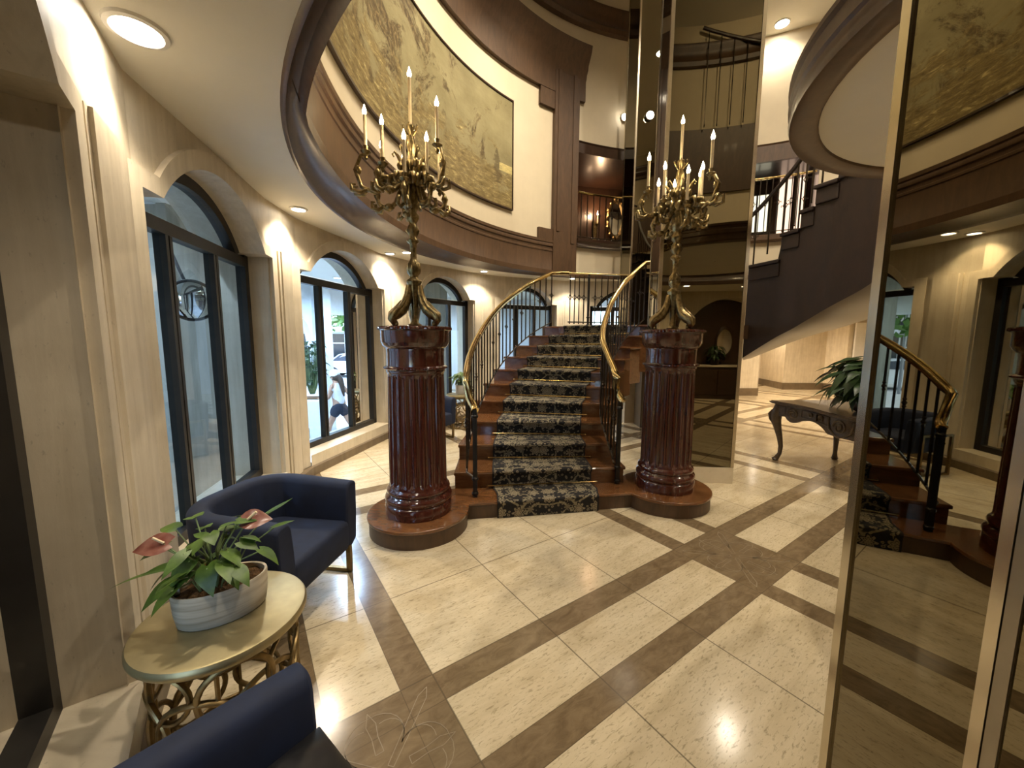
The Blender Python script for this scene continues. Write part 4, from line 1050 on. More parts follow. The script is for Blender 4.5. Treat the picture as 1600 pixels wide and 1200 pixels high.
for sx in (-1, 1):
    mb = MB(); n = 60
    for xo, s1 in ((0, 0), (.03, 0)): pass
    f = [[(sx * (edge(lerp(-Ln, Ln, i / n)) - .02 - xo), lerp(-Ln, Ln, i / n) * .97, z) for i in range(n + 1) for z in ()] for xo in ()]
    top0 = [(sx * (edge(y) - .02), y * .965, .766) for y in [lerp(-Ln, Ln, i / n) for i in range(n + 1)]]
    bot0 = [(x, y, apron_bottom(y / Ln) ) for x, y, _ in top0]
    top1 = [(x - sx * .035, y, z) for x, y, z in top0]; bot1 = [(x - sx * .035, y, z) for x, y, z in bot0]
    mb.grid([top0, bot0, bot1, top1], wrap=True)
    o = mb.build('apron', mat_c, ct, world=False)
    mb = MB(); X = lambda y: sx * (edge(y) - .016)
    def scroll(y0, z0, r, turns=1.4, dirn=1): return [(X(y0 + rr * cos(t) * dirn), y0 + rr * cos(t) * dirn, z0 + rr * sin(t)) for t, rr in [(2 * pi * turns * i / 22, r * (1 - .75 * i / 22)) for i in range(23)]]
    for y0, z0, r in ((0, .66, .085), (.28, .70, .04), (-.28, .70, .04), (.70, .67, .07), (-.70, .67, .07), (.45, .705, .03), (-.45, .705, .03)):
        mb.tube(scroll(y0, z0, r, 1.6, 1 if y0 >= 0 else -1), .011, 6)
    for y0, y1 in ((.14, .34), (.36, .58), (.80, .94)):
        for s in (1, -1):
            q = [(y0 * s, .64 if y1 < .5 else .655), (y1 * s, .655), (y1 * s, .745), (y0 * s, .745), (y0 * s, .64 if y1 < .5 else .655)]
            mb.tube([(X(y), y, z) for y, z in q], .007, 6)
    for s in (1, -1): mb.tube([(X(.16 * s), .16 * s, .74), (X(.13 * s), .13 * s, .62), (X(.06 * s), .06 * s, .565), (X(0), 0, .55)], .013, 6)
    mb.ball((X(0), 0, .66), .03, .5, 1, 1.2, 8)
    mb.build('carving', mat_c, o, world=False, smooth=True)
for sy in (-1, 1):
    mb = MB(); mb.box(-.42, .42, sy * .955 - .02, sy * .955 + .02, .61, .766); mb.build('apron', mat_c, ct, world=False)
for sx in (-1, 1):
    for sy in (-1, 1):
        mb = MB(); bx, by = sx * .40, sy * .92
        o = Vector((sx, sy, 0)).normalized()
        pth = [Vector((bx, by, z)) + o * q for z, q in ((.77, .02), (.70, .035), (.62, .06), (.54, .055), (.44, .03), (.32, .0), (.20, -.02), (.10, -.015), (.045, .01), (.012, .03))]
        mb.tube(pth, [.055, .060, .070, .060, .045, .034, .027, .024, .03, .036], 10)
        mb.ball(Vector((bx, by, .02)) + o * .03, .04, 1.1, 1.1, .5, 8)
        mb.tube([Vector((bx, by, .68)) + o * .10, Vector((bx, by, .62)) + o * .135, Vector((bx, by, .55)) + o * .12, Vector((bx, by, .48)) + o * .075], [.012, .02, .016, .008], 8)
        mb.build('leg', mat_c, ct, world=False, smooth=True)
pl2 = bushy('peace_lily', (3.98, 4.22, .806), .93, 1.42, .42, 270, 'large dark green peace lily with pale flowers standing on the carved table', 'plant', M['leaf_d'], rnd, .22, .058, .2)
mb = MB(); mb.lathe([(.12, 0), (.15, .02), (.17, .15), (.16, .18), (.14, .17), (.01, .16)], 24, (3.98, 4.22, .807)); mb.build('pot', M['mahog_d'], pl2, smooth=True)
for (x, y, z, az) in ((3.70, 4.12, 1.22, 210), (3.74, 4.3, 1.12, 190), (3.85, 3.98, 1.16, 230), (3.66, 4.25, 1.0, 200), (3.80, 4.05, .98, 220)):
    fb = MB(); d = Vector((cos(rad(az)), sin(rad(az)), .3)); heart_leaf(fb, Vector((x, y, z)), d, Vector((-.6, -.6, .6)), .17, .055, .2, .5); fb.build('flower', M['cloth_w'], pl2, smooth=True, label='pale hooded flower')

# ------------------------------------------------------------------ things behind the viewer, seen in the pillar mirror
sb = empty('sideboard', (4.65, -2.72, 0), label='dark wooden sideboard with a pale top, seen reflected in the pillar mirror', cat='sideboard')
mb = MB(); mb.box(3.95, 5.30, -2.98, -2.46, 0, .88); mb.build('body', M['mahog_d'], sb, bevel=.01)
mb = MB(); mb.box(3.92, 5.33, -2.99, -2.42, .88, .92); mb.build('top', M['sill'], sb, bevel=.008)
for x in (4.05, 4.65): 
    mb = MB(); mb.box(x, x + .58, -2.455, -2.435, .12, .80); dq = mb.build('door', M['mahog_d'], sb, bevel=.006)
    mb = MB(); mb.ball((x + .52, -2.42, .5), .018, n=8); mb.build('knob', M['brass'], dq)
om = empty('oval_mirror', (4.95, -2.95, 1.55), label='oval mirror in a dark frame over the sideboard, seen reflected in the pillar mirror', cat='mirror')
mb = MB(); rows = [[(4.95 + .24 * s * cos(t), -2.97 + y, 1.55 + .44 * s * sin(t)) for t in [2 * pi * k / 40 for k in range(40)]] for s, y in ((1, 0), (1.02, .04), (.88, .05), (.80, .02))]
mb.grid(rows, closed=True); mb.build('frame', M['mahog_d'], om, smooth=True)
mb = MB(); mb.add([(4.95 + .20 * cos(t), -2.955, 1.55 + .36 * sin(t)) for t in [2 * pi * k / 40 for k in range(40)]], [tuple(range(40))]); mb.build('glass', M['mirror_s'], om)
bp = bushy('potted_fern', (4.62, -2.66, .921), 1.1, 1.45, .24, 70, 'dark bushy plant on the sideboard, seen reflected in the pillar mirror', 'plant', M['leaf_d'], rnd, .18, .04, .2)
mb = MB(); mb.lathe([(.10, 0), (.13, .15), (.12, .17), (.01, .16)], 20, (4.62, -2.66, .922)); mb.build('pot', M['mahog_d'], bp, smooth=True)

# ------------------------------------------------------------------ gallery fittings
def gallery_rail(az0, az1, zb, zt_, nm, label, slope=0, nb=7):
    root = empty(nm, on2((az0 + az1) / 2, R2 - .02, zb), label=label, cat='railing')
    pts = [on2(lerp(az0, az1, i / 12), R2 - .02, zt_ + slope * i / 12) for i in range(13)]
    mb = MB(); handrail(mb, pts, .022, .018); mb.build('handrail', M['brass'], root, smooth=True)
    mb = MB(); mb.tube([on2(lerp(az0, az1, i / 12), R2 - .02, zb + .04) for i in range(13)], .01, 6); mb.build('bottom_rail', M['iron_d'], root)
    for i in range(nb):
        t = (i + .5) / nb; q = on2(lerp(az0, az1, t), R2 - .02, zb); inst(ME_DIA if i % 2 else ME_PLAIN, 'baluster', root, q, rad(lerp(az0, az1, t) + 90), (zt_ - zb) / .86)
gallery_rail(96, 115.3, 3.63, 4.52, 'gallery_railing', 'iron gallery railing in front of the candle sconce beside the wooden pier', 0, 11)
gallery_rail(58.5, 74, 3.76, 4.84, 'gallery_railing', 'iron gallery railing before the lit blinds above the winding stair', 0, 12)
gb = empty('upper_railing', on2(290, R2 - .1, 6.25), label='sloping iron railing high on the wall behind the viewer, seen reflected in the pillar mirror', cat='railing')
pts = [on2(lerp(270, 320, i / 16), R2 - .1, lerp(7.9, 6.2, i / 16) + .35) for i in range(17)]
mb = MB(); mb.tube(pts, .035, 8); mb.build('handrail', M['mahog_d'], gb)
for i in range(16):
    q = cr([tuple(v) for v in pts], i + .5); inst(ME_PLAIN, 'baluster', gb, (q.x, q.y, 6.25), 0, max(.2, (q.z - 6.25) / .86))
def r2x(az, r): return on2(az, R2 + r, 0)
PL = bpy.data.lights.new('sconce_glow', 'POINT'); PL.energy = 14; PL.color = (1, .62, .34); PL.shadow_soft_size = .04
po_ = bpy.data.objects.new('sconce_glow', PL); COL.objects.link(po_); po_.location = on2(102.1, R2 + 1.25, 4.72)
sc = empty('wall_sconce', on2(102.1, R2 + 1.50, 4.4), label='lit candle sconce on the dark panelled gallery wall', cat='sconce')
q = on2(102.1, R2 + 1.36, 0)
mb = MB(); mb.box(-.05, .05, -.02, .02, 4.0, 4.5, Matrix.Translation(on2(102.1, R2 + 1.53, 0)) @ Matrix.Rotation(rad(12), 4, 'Z')); mb.tube([on2(102.1, R2 + 1.52, 4.15), on2(102.1, R2 + 1.42, 4.1), q + Vector((0, 0, 4.2)), q + Vector((0, 0, 4.35))], .012, 6)
mb.lathe([(.01, 4.33), (.05, 4.38), (.05, 4.39), (.012, 4.40)], 12, q); mb.build('bracket', M['bronze'], sc, smooth=True)
mb = MB(); mb.lathe([(.014, 4.39), (.014, 4.60)], 10, q); o = mb.build('candle', M['candle'], sc); flame_bulb(o, q + Vector((0, 0, 4.70)), .10)
gm = empty('gilt_mirror', on2(97.2, R2 + 1.50, 4.2), label='carved gilt mirror frame on the gallery wall beside the candle sconce', cat='mirror')
mb = MB(); pts = []
for i in range(41):
    t = 2 * pi * i / 40; pts.append(on2(97.2 + 1.9 * cos(t), R2 + 1.50, 4.57 + .42 * sin(t)))
mb.tube(pts, .045, 8)
for i in range(14):
    t = 2 * pi * i / 14; mb.ball(on2(97.2 + 2.2 * cos(t), R2 + 1.47, 4.57 + .47 * sin(t)), .05, n=8)
mb.build('frame', M['gold'], gm, smooth=True)
mb = MB(); mb.add([on2(97.2 + 1.8 * cos(t), R2 + 1.51, 4.57 + .4 * sin(t)) for t in [2 * pi * i / 32 for i in range(32)]], [tuple(range(32))]); mb.build('glass', M['mirror_s'], gm)
# lit blinds in the side gallery
for i, (a0, a1, z0, z1, mt) in enumerate(((69.4, 64.9, 4.15, 5.05, 'lit_cream'), (63.4, 60.8, 3.75, 5.6, 'lit_blind'), (60.4, 58.6, 3.9, 5.6, 'lit_blind'))):
    win = empty('window_%d' % (7 + i), on2((a0 + a1) / 2, R2 + 1.6, z0)); win['kind'] = 'structure'
    mb = MB(); cyl_patch(mb, a1, a0, z0, z1, R2 + 1.63, n=4); mb.build('blind', M[mt], win)
    mb = MB()
    for zz in (z0, z1): cyl_patch(mb, a1 - .2, a0 + .2, zz - .03, zz + .03, R2 + 1.58, n=4, thick=.04)
    for aa in (a0, (a0 + a1) / 2, a1): cyl_patch(mb, aa - .15, aa + .15, z0, z1, R2 + 1.58, n=1, thick=.04)
    mb.build('window_frame', M['mahog_d'], win)

# door in the far hall wall
dw = empty('door_1', (11.0, 11.85, 0)); dw['kind'] = 'structure'
mb = MB(); mb.box(10.42, 11.6, 11.80, 11.86, 0, 2.15); mb.build('door_panel', M['white'], dw, bevel=.01)
mb = MB(); mb.box(10.95, 11.03, 11.78, 11.80, 1.05, 1.45); mb.build('door_handle', M['iron'], dw)
# ------------------------------------------------------------------ downlights
def downlight(loc, label, power, r=.075, group=None, lens='lamp', size=120, col=(1, .87, .68), trim=True, blend=.7):
    root = empty('downlight', loc, label=label, cat='light', group=group)
    mb = MB(); mb.lathe([(r, .0), (r, -.012), (r + .004, -.016), (r + .022, -.012), (r + .026, 0)], 28, loc, caps=False); mb.build('trim_ring', M['white'], root, smooth=True)
    mb = MB(); mb.lathe([(.002, -.003), (r, -.004)], 28, loc, caps=False); mb.build('lens', M[lens], root)
    L = bpy.data.lights.new('downlight_lamp', 'SPOT'); L.energy = power; L.color = col; L.spot_size = rad(size); L.spot_blend = blend; L.shadow_soft_size = r * .45
    o = bpy.data.objects.new('downlight_lamp', L); COL.objects.link(o); o.location = (loc[0], loc[1], loc[2] - .03); o.rotation_euler = (0, 0, 0)
    return root
G = 'recessed lights in the low ceiling along the window wall'
DL = [((-1.60, 1.80, 2.9), 'large glaring recessed light over the pilaster beside the side table', 30, .085, (1, .86, .66)),
      ((-2.17, 4.08, 2.9), 'recessed ceiling light over the pilaster between the two street windows', 60, .06, (1, .86, .66)),
      ((-1.88, 6.10, 2.9), 'recessed ceiling light above the pilaster behind the candelabrum, nearer the wall', 55, .06, (1, .86, .66)),
      ((-1.60, 6.02, 2.9), 'recessed ceiling light above the pilaster behind the candelabrum, nearer the wooden ring', 30, .06, (1, .86, .66)),
      ((-.55, 7.62, 2.9), 'recessed ceiling light above the pilaster nearest the top of the stair', 55, .06, (1, .86, .66)),
      ((1.28, 8.45, 2.9), 'recessed ceiling light over the passage behind the landing', 45, .06, (1, .86, .66)),
      ((3.40, 2.33, 2.9), 'recessed light in the round balcony underside, seen reflected in the pillar mirror', 60, .07, (1, .85, .62)),
      ((-.55, .55, 2.9), 'recessed ceiling light directly over the armchair with the cushion', 26, .075, (1, .86, .66))]
for loc, lb, pw, r, cl in DL: downlight(loc, lb, pw, r, G if loc[1] > 3 and loc[0] < 2 else None, col=cl)
for loc in ((7.9, 9.6, 2.9), (6.0, 8.0, 2.9), (9.6, 9.0, 2.9), (8.0, 12.4, 2.9)):
    downlight(loc, 'added fill downlight in the hall beyond the winding stair', 150, group='added hall fill lights', size=150, col=(1, .80, .56), blend=.8)  # fill lamps added to light the hall, no fixtures known there
for loc, lb in (((4.8, -1.55, 2.9), 'added fill downlight before the sideboard niche behind the viewer'), ((3.4, -1.3, 2.9), 'added fill downlight behind the viewer, farther from the sideboard niche')):
    downlight(loc, lb, 75, size=140, col=(1, .84, .62))  # added to brighten the niche as reflected in the pillar mirror
# high lights
UL = [((5.05, 8.0, 7.53), 'bright round light in the high soffit beside the mirrored pillar', 60, .11),
      ((2.0, 4.8, 8.4), 'round light in the high ceiling over the stair foot', 360, .12), ((4.3, 5.2, 8.4), 'round light in the high ceiling over the winding stair', 330, .12),
      ((1.4, 3.0, 8.4), 'round light in the high ceiling over the wooden columns', 360, .12), ((4.4, 2.6, 8.4), 'round light in the high ceiling over the round balcony', 330, .12)]
for loc, lb, pw, r in UL: downlight(loc, lb, pw, r, size=140, col=(1, .87, .68))
for (x, y, w_) in ((3.2, 4.4, 420), (1.2, 5.6, 200)):
    break
    L = bpy.data.lights.new('laylight_lamp', 'AREA'); L.shape = 'DISK'; L.size = 2.6; L.energy = w_; L.color = (1, .82, .58)
    o = bpy.data.objects.new('laylight_lamp', L); COL.objects.link(o); o.location = (x, y, 8.3)
# added fill spots without fixtures, brightening the mural from under the upper ring
for az in (186, 168, 150, 134):
    P0 = on2(az, R2 - 1.5, 7.3); T0 = on2(az, R2, 5.0)
    L = bpy.data.lights.new('mural_fill', 'SPOT'); L.energy = 125; L.color = (1, .88, .68); L.spot_size = rad(85); L.spot_blend = 1; L.shadow_soft_size = .12
    o = bpy.data.objects.new('mural_fill', L); COL.objects.link(o); o.location = P0; o.rotation_euler = (T0 - P0).to_track_quat('-Z', 'Y').to_euler()
P0 = on2(290, R2 - 3.2, 8.0); T0 = on2(290, R2, 6.9)
L = bpy.data.lights.new('back_wall_fill', 'SPOT'); L.energy = 220; L.color = (1, .88, .68); L.spot_size = rad(110); L.spot_blend = 1; L.shadow_soft_size = .12  # added fill on the back wall, brightening its reflection in the pillar
o = bpy.data.objects.new('back_wall_fill', L); COL.objects.link(o); o.location = P0; o.rotation_euler = (T0 - P0).to_track_quat('-Z', 'Y').to_euler()
# glowing blobs standing in for lamp glare on the wall and its pillar reflection
for loc, lb in ((on2(102.9, R2 + .03, 6.1), 'small glowing stand-in for lamp glare on the cream wall beside the slim pillar'), (Vector((2.42, 7.36, 5.55)), 'small glowing stand-in for a lamp reflection on the face of the slim dark pillar')):
    sp_ = empty('glare_spot', loc, label=lb, cat='light'); mb = MB()
    d = (Vector((loc.x, loc.y - 1, loc.z)) - loc).normalized()
    mb.ball(loc + d * .045, .055, 1, .7, 1, 12); mb.build('lens', M['lamp'], sp_, smooth=True)
    mb = MB(); mb.tube([loc, loc + d * .03], .07, 16); mb.build('glare_backing', M['white'], sp_)

# ------------------------------------------------------------------ outdoors
ZG = -.72
mb = MB(); mb.quad((-60, -20, ZG), (-2.7, -20, ZG), (-2.7, 60, ZG), (-60, 60, ZG)); mb.quad((-2.7, 9.3, ZG), (3.0, 9.6, ZG), (3.0, 60, ZG), (-2.7, 60, ZG))
mb.build('ground', M['paving'], kind='structure')
mb = MB(); mb.quad((-60, 13.2, ZG + .01), (6, 17.5, ZG + .01), (6, 27.5, ZG + .01), (-60, 22.0, ZG + .01)); mb.build('road', M['asphalt'], kind='structure')
def pol(az, r, z): return Vector((CC.x + r * cos(rad(az)), CC.y + r * sin(rad(az)), z))
def ext_wall(mb, a0, a1, r, z0, z1, t=.3):
    n = max(2, int(abs(a1 - a0) / 2)); A = [lerp(a0, a1, i / n) for i in range(n + 1)]
    mb.grid([[pol(a, r, z0) for a in A], [pol(a, r, z1) for a in A], [pol(a, r + t, z1) for a in A], [pol(a, r + t, z0) for a in A]], wrap=True)
    for k in (0, -1): a = A[k]; mb.quad(pol(a, r, z0), pol(a, r, z1), pol(a, r + t, z1), pol(a, r + t, z0))
mb = MB(); ext_wall(mb, 158.5, 240, 8.6, ZG, 2.9); ext_wall(mb, 95, 125, 8.9, ZG, 2.9); ext_wall(mb, 125, 158.5, 8.6, 2.2, 2.9)
mb.build('wall_exterior', M['ext_white'], kind='structure')
mb = MB()
for a0, a1, r in ((142.3, 144.4, 8.3), (150.8, 158.5, 8.5)): ext_wall(mb, a0, a1, r, ZG, 2.9, .5)
ext_wall(mb, 145.6, 149.8, 5.6, ZG, 2.9, .25)
mb.build('pillar_white', M['ext_white'], kind='structure')
mb = MB(); ext_wall(mb, 178.5, 184.3, 5.6, ZG, 2.9, .55); ext_wall(mb, 130.4, 137.8, 5.6, ZG, 2.9, .5); ext_wall(mb, 214, 224, 6.0, ZG, 2.9, .5)
mb.build('pillar_concrete', M['concrete'], kind='structure')
# arch of the arcade beyond
mb = MB(); n = 20; a0, a1 = 144.4, 150.8
ar = [(lerp(a0, a1, i / n), 1.35 + .85 * sqrt(max(0, 1 - (2 * i / n - 1) ** 2))) for i in range(n + 1)]
for (A0, Z0), (A1, Z1) in zip(ar, ar[1:]):
    for rr in (8.6, 8.9): mb.quad(pol(A0, rr, Z0), pol(A1, rr, Z1), pol(A1, rr, 2.3), pol(A0, rr, 2.3))
    mb.quad(pol(A0, 8.6, Z0), pol(A1, 8.6, Z1), pol(A1, 8.9, Z1), pol(A0, 8.9, Z0))
mb.build('wall_arcade', M['ext_white'], kind='structure')
for i, (az_, r_) in enumerate(((112, 7.3), (124, 7.3), (131, 7.3), (145, 7.3), (153, 7.3), (162, 7.3), (172, 7.3), (194, 7.3), (206, 7.3), (149.6, 5.2), (158, 5.25), (166, 5.25), (191, 5.3))):
    downlight(tuple(pol(az_, r_, 2.9)), 'added cool fill light under the arcade ceiling', 95 if r_ > 6 else (110 if az_ < 150 else 40), .08, 'added arcade fill lights', 'lamp_dim', 165, (.66, .83, 1))  # extra lamps added to brighten what the panes show of the arcade
# lights under the arcade ceiling (their lenses show through the panes)
for loc, lb in (((-3.55, 4.02, 2.9), 'round light under the arcade ceiling outside the window with the convex mirror'), ((-2.95, 6.6, 2.9), 'round light under the arcade ceiling outside the window with the walking woman'), ((-1.72, 8.55, 2.9), 'round light under the arcade ceiling outside the window behind the candelabrum')):
    downlight(loc, lb, 160, .10, 'lights under the arcade ceiling', 'lamp_dim', 160, (.72, .86, 1))
# convex mirror on an arm
cmr = empty('convex_mirror', (-2.95, 3.62, 1.95), label='round convex mirror on a bent arm outside the window behind the armchair', cat='mirror')
Mq = Matrix.Translation((-2.96, 3.63, 1.94)) @ (Vector((.72, -.68, -.12)).to_track_quat('Z', 'Y').to_matrix().to_4x4())
mb = MB(); rows = []
for i in range(9):
    r = .175 * i / 8; rows.append([Mq @ Vector((r * cos(t), r * sin(t), .055 * (1 - (r / .175) ** 2))) for t in [2 * pi * k / 32 for k in range(32)]])
mb.grid(rows, closed=True); mb.build('glass', M['mirror_s'], cmr, smooth=True)
mb = MB(); mb.tube([Mq @ Vector((.178 * cos(t), .178 * sin(t), 0)) for t in [2 * pi * k / 32 for k in range(33)]], .014, 8); mb.build('rim', M['frame'], cmr, smooth=True)
mb = MB(); mb.tube([Mq @ Vector((0, .05, -.02)), Mq @ Vector((-.06, .25, -.08)), Mq @ Vector((-.1, .42, -.2)), Mq @ Vector((-.1, .45, -.5))], .014, 8); mb.build('arm', M['frame'], cmr, smooth=True)

# planter and shrub
pb = empty('planter', (-4.5, 8.62, ZG), label='white block planter outside the window with the walking woman', cat='planter')
mb = MB(); mb.box(-4.78, -4.22, 8.36, 8.90, ZG, .25); mb.build('box', M['ext_white'], pb, bevel=.03)
mb = MB(); mb.box(-4.72, -4.28, 8.42, 8.84, .23, .27); mb.build('soil', M['moss'], pb)
sh = bushy('shrub', (-4.5, 8.62, .27), .6, 1.55, .34, 240, 'leafy green shrub in the white planter outside', 'shrub', M['leaf_d'], rnd, .13, .045, .1)
# bench ledge in front
bn = MB(); bn.box(-4.80, -4.24, 7.72, 7.95, ZG + .0, ZG + .45); o = bn.build('stone_bench', M['concrete'], None, bevel=.02); tag(o, 'low stone bench outside, beside the white planter', 'bench')

def tree(x, y, h, R, label, n=900):
    t = empty('tree', (x, y, ZG), label=label, cat='tree', group='street trees')
    mb = MB(); mb.tube([(x, y, ZG), (x + .1, y, ZG + h * .3), (x - .05, y + .1, ZG + h * .55), (x + .2, y, ZG + h * .8)], [.22, .17, .12, .05], 8)
    for k in range(6):
        a = k * 1.1; mb.tube([(x, y, ZG + h * (.4 + .05 * k)), (x + R * .4 * cos(a), y + R * .4 * sin(a), ZG + h * (.55 + .05 * k)), (x + R * .8 * cos(a), y + R * .8 * sin(a), ZG + h * (.62 + .05 * k))], [.08, .05, .02], 6)
    mb.build('trunk', M['bark'], t, smooth=True)
    mb = MB(); rr = random.Random(int(x * 10))
    for i in range(n):
        v = Vector((rr.gauss(0, 1), rr.gauss(0, 1), rr.gauss(0, .7))); v = v.normalized() * rr.random() ** .4
        c = Vector((x + v.x * R, y + v.y * R, ZG + h * .75 + v.z * h * .33)); u = Vector((rr.gauss(0, 1), rr.gauss(0, 1), rr.gauss(0, 1))).normalized(); w = u.orthogonal().normalized() * .12; u = u * .2
        mb.quad(c - u, c + w, c + u, c - w)
    mb.build('crown', M['leaf_t'], t)
tree(-6.6, 18.5, 5.5, 2.2, 'bright green street tree across the road, in front of the pale building')
tree(-12.0, 29.5, 6.0, 2.6, 'street tree beside the hanging banner')
tree(-21.0, 27.5, 6.0, 2.6, 'street tree farther along the pavement beyond the parked cars')
hg = MB(); rr = random.Random(5)
o_ = empty('hedge', (-10, 28.3, ZG), label='long low clipped hedge across the road', cat='hedge')
A3 = Vector((-26, 25.6, 0)); B3 = Vector((2, 28.4, 0)); dd = (B3 - A3).normalized(); nn_ = Vector((-dd.y, dd.x, 0)); Lh = (B3 - A3).length
core = MB(); core.add([A3 + dd * (Lh * s) + nn_ * w + Vector((0, 0, z)) for s in (0, 1) for w, z in ((-.5, ZG), (-.5, ZG + .85), (.5, ZG + .85), (.5, ZG))], [(0, 1, 2, 3), (4, 5, 6, 7), (0, 1, 5, 4), (1, 2, 6, 5), (2, 3, 7, 6)]); core.build('hedge_body', M['leaf_t'], o_)
for i in range(1500):
    c = A3 + dd * rr.uniform(0, Lh) + nn_ * rr.uniform(-.6, .6) + Vector((0, 0, ZG + rr.uniform(.1, .98))); u = Vector((rr.gauss(0, 1), rr.gauss(0, 1), rr.gauss(0, 1))).normalized(); w = u.orthogonal().normalized() * .07; hg.quad(c - u * .11, c + w, c + u * .11, c - w)
hg.build('leaves', M['leaf_t'], o_)
# pale building across the street
bd = empty('building', (-12, 36, ZG), label='long pale building with dark shopfront windows across the street', cat='building')
mb = MB(); mb.box(-40, 4, 36, 44, ZG, 2.9); mb.box(-40, 4, 35.4, 36, 2.2, 2.6); mb.build('wall', M['ext_white'], bd)
for i in range(13):
    x = -39 + 3.2 * i; mb = MB(); mb.box(x, x + 2.3, 35.93, 36.0, ZG + .4, 2.0); wf = mb.build('window', M['dark_glass'], bd)
    mb = MB(); mb.box(x + 1.1, x + 1.2, 35.88, 35.94, ZG + .4, 2.0); mb.box(x, x + 2.3, 35.88, 35.94, 1.1, 1.2); mb.build('window_bar', M['white'], wf)
# cars
def car(x, y, rz, mat, label):
    root = empty('car', (x, y, ZG + .012), rz, label, 'car', 'parked cars')
    prof = [(-2.15, .35), (-2.2, .62), (-2.1, .88), (-1.55, .95), (-1.0, 1.38), (-.4, 1.46), (.35, 1.42), (1.0, 1.0), (1.75, .90), (2.12, .72), (2.18, .45), (2.1, .30), (-2.0, .28)]
    mb = MB(); rows = []
    for yy, s in ((-.86, .0), (-.80, 1), (.80, 1), (.86, .0)):
        rows.append([(px * (.985 if s == 0 else 1), yy if pz < 1.0 else yy * .84, (pz - .02 if s == 0 and pz > .9 else pz)) for px, pz in prof])
    mb.grid(rows, closed=True); mb.add(rows[0], [tuple(range(len(prof)))]); mb.add(rows[-1], [tuple(range(len(prof)))])
    mb.build('body', mat, root, world=False, smooth=True)
    mb = MB()
    for s in (-1, 1):
        mb.add([(x_, s * y_, z_) for x_, y_, z_ in ((-1.38, .855, .98), (-.95, .745, 1.33), (-.35, .735, 1.40), (.28, .745, 1.36), (.82, .86, 1.0))], [(0, 1, 2, 3, 4)])
    mb.quad((.38, -.66, 1.41), (.38, .66, 1.41), (.98, .72, 1.04), (.98, -.72, 1.04)); mb.quad((-1.06, -.62, 1.36), (-1.06, .62, 1.36), (-1.52, .70, .99), (-1.52, -.70, .99))
    mb.build('windows', M['dark_glass'], root, world=False)
    for sx in (-1.32, 1.36):
        for sy in (-1, 1):
            mb = MB(); mb.tube([(sx, sy * .68, .32), (sx, sy * .88, .32)], .32, 18); w_ = mb.build('wheel', M['tyre'], root, world=False); mb = MB(); mb.tube([(sx, sy * .87, .32), (sx, sy * .89, .32)], .19, 12); mb.build('hub', M['car_g'], w_, world=False)
    return root
car(-9.3, 23.6, rad(6), M['car_w'], 'white parked car across the road, beside the green tree')
car(-14.6, 23.0, rad(6), M['car_g'], 'grey parked car across the road, near the hanging banner')
car(-16.5, 19.2, rad(6), M['car_w'], 'white car on the near side of the road')
# banner on a street lamp post
bn = empty('banner_post', (-8.700, 21.3, ZG), label='street post carrying a black banner with white lettering loops', cat='sign')
mb = MB(); mb.tube([(-8.700, 21.3, ZG), (-8.700, 21.3, 5.2)], .06, 10); mb.tube([(-8.700, 21.3, 3.3), (-7.800, 21.3, 3.3)], .02, 6); mb.build('post', M['car_g'], bn)
mb = MB(); mb.box(-8.600, -7.850, 21.28, 21.31, 2.15, 3.25); bb_ = mb.build('banner', M['sign_black'], bn)
mb = MB()
for cx_ in (-8.420, -8.040):
    for cz in (2.95, 2.58): mb.tube([(cx_ + .11 * cos(t), 21.27, cz + .13 * sin(t)) for t in [2 * pi * k / 16 for k in range(17)]], .028, 6)
mb.box(-8.500, -7.950, 21.262, 21.28, 2.24, 2.29); mb.build('banner_marks', M['white'], bb_)

# ------------------------------------------------------------------ woman walking past outside
wx, wy, wz = -3.72, 8.22, ZG
J = {'pel': (0, 0, .86), 'spine': (-.02, 0, 1.06), 'chest': (-.045, 0, 1.24), 'neck': (-.055, 0, 1.37), 'head': (-.085, 0, 1.47), 'crown': (-.095, 0, 1.56),
     'shR': (-.04, .15, 1.31), 'elR': (.10, .21, 1.10), 'haR': (.20, .20, .88), 'haR2': (.225, .195, .80),
     'shL': (-.05, -.15, 1.31), 'elL': (-.10, -.20, 1.07), 'haL': (-.28, -.14, 1.02), 'haL2': (-.36, -.12, 1.03),
     'hpR': (.01, .085, .82), 'knR': (.20, .085, .46), 'anR': (.46, .085, .20), 'toR': (.42, .085, .05),
     'hpL': (-.01, -.085, .82), 'knL': (-.20, -.085, .46), 'anL': (-.27, -.085, .08), 'toL': (-.44, -.085, .035)}
RAD = {'pel': .135, 'spine': .105, 'chest': .125, 'neck': .05, 'head': .085, 'crown': .075, 'shR': .055, 'elR': .04, 'haR': .03, 'haR2': .026, 'shL': .055, 'elL': .04, 'haL': .03, 'haL2': .026,
       'hpR': .092, 'knR': .058, 'anR': .036, 'toR': .034, 'hpL': .092, 'knL': .058, 'anL': .036, 'toL': .034}
ED = [('pel', 'spine'), ('spine', 'chest'), ('chest', 'neck'), ('neck', 'head'), ('head', 'crown'), ('chest', 'shR'), ('shR', 'elR'), ('elR', 'haR'), ('haR', 'haR2'), ('chest', 'shL'), ('shL', 'elL'), ('elL', 'haL'), ('haL', 'haL2'),
      ('pel', 'hpR'), ('hpR', 'knR'), ('knR', 'anR'), ('anR', 'toR'), ('pel', 'hpL'), ('hpL', 'knL'), ('knL', 'anL'), ('anL', 'toL')]
PW = empty('person', (wx, wy, wz), rad(-12), 'person in a white cap, white top and dark shorts walking past outside the window', 'person')
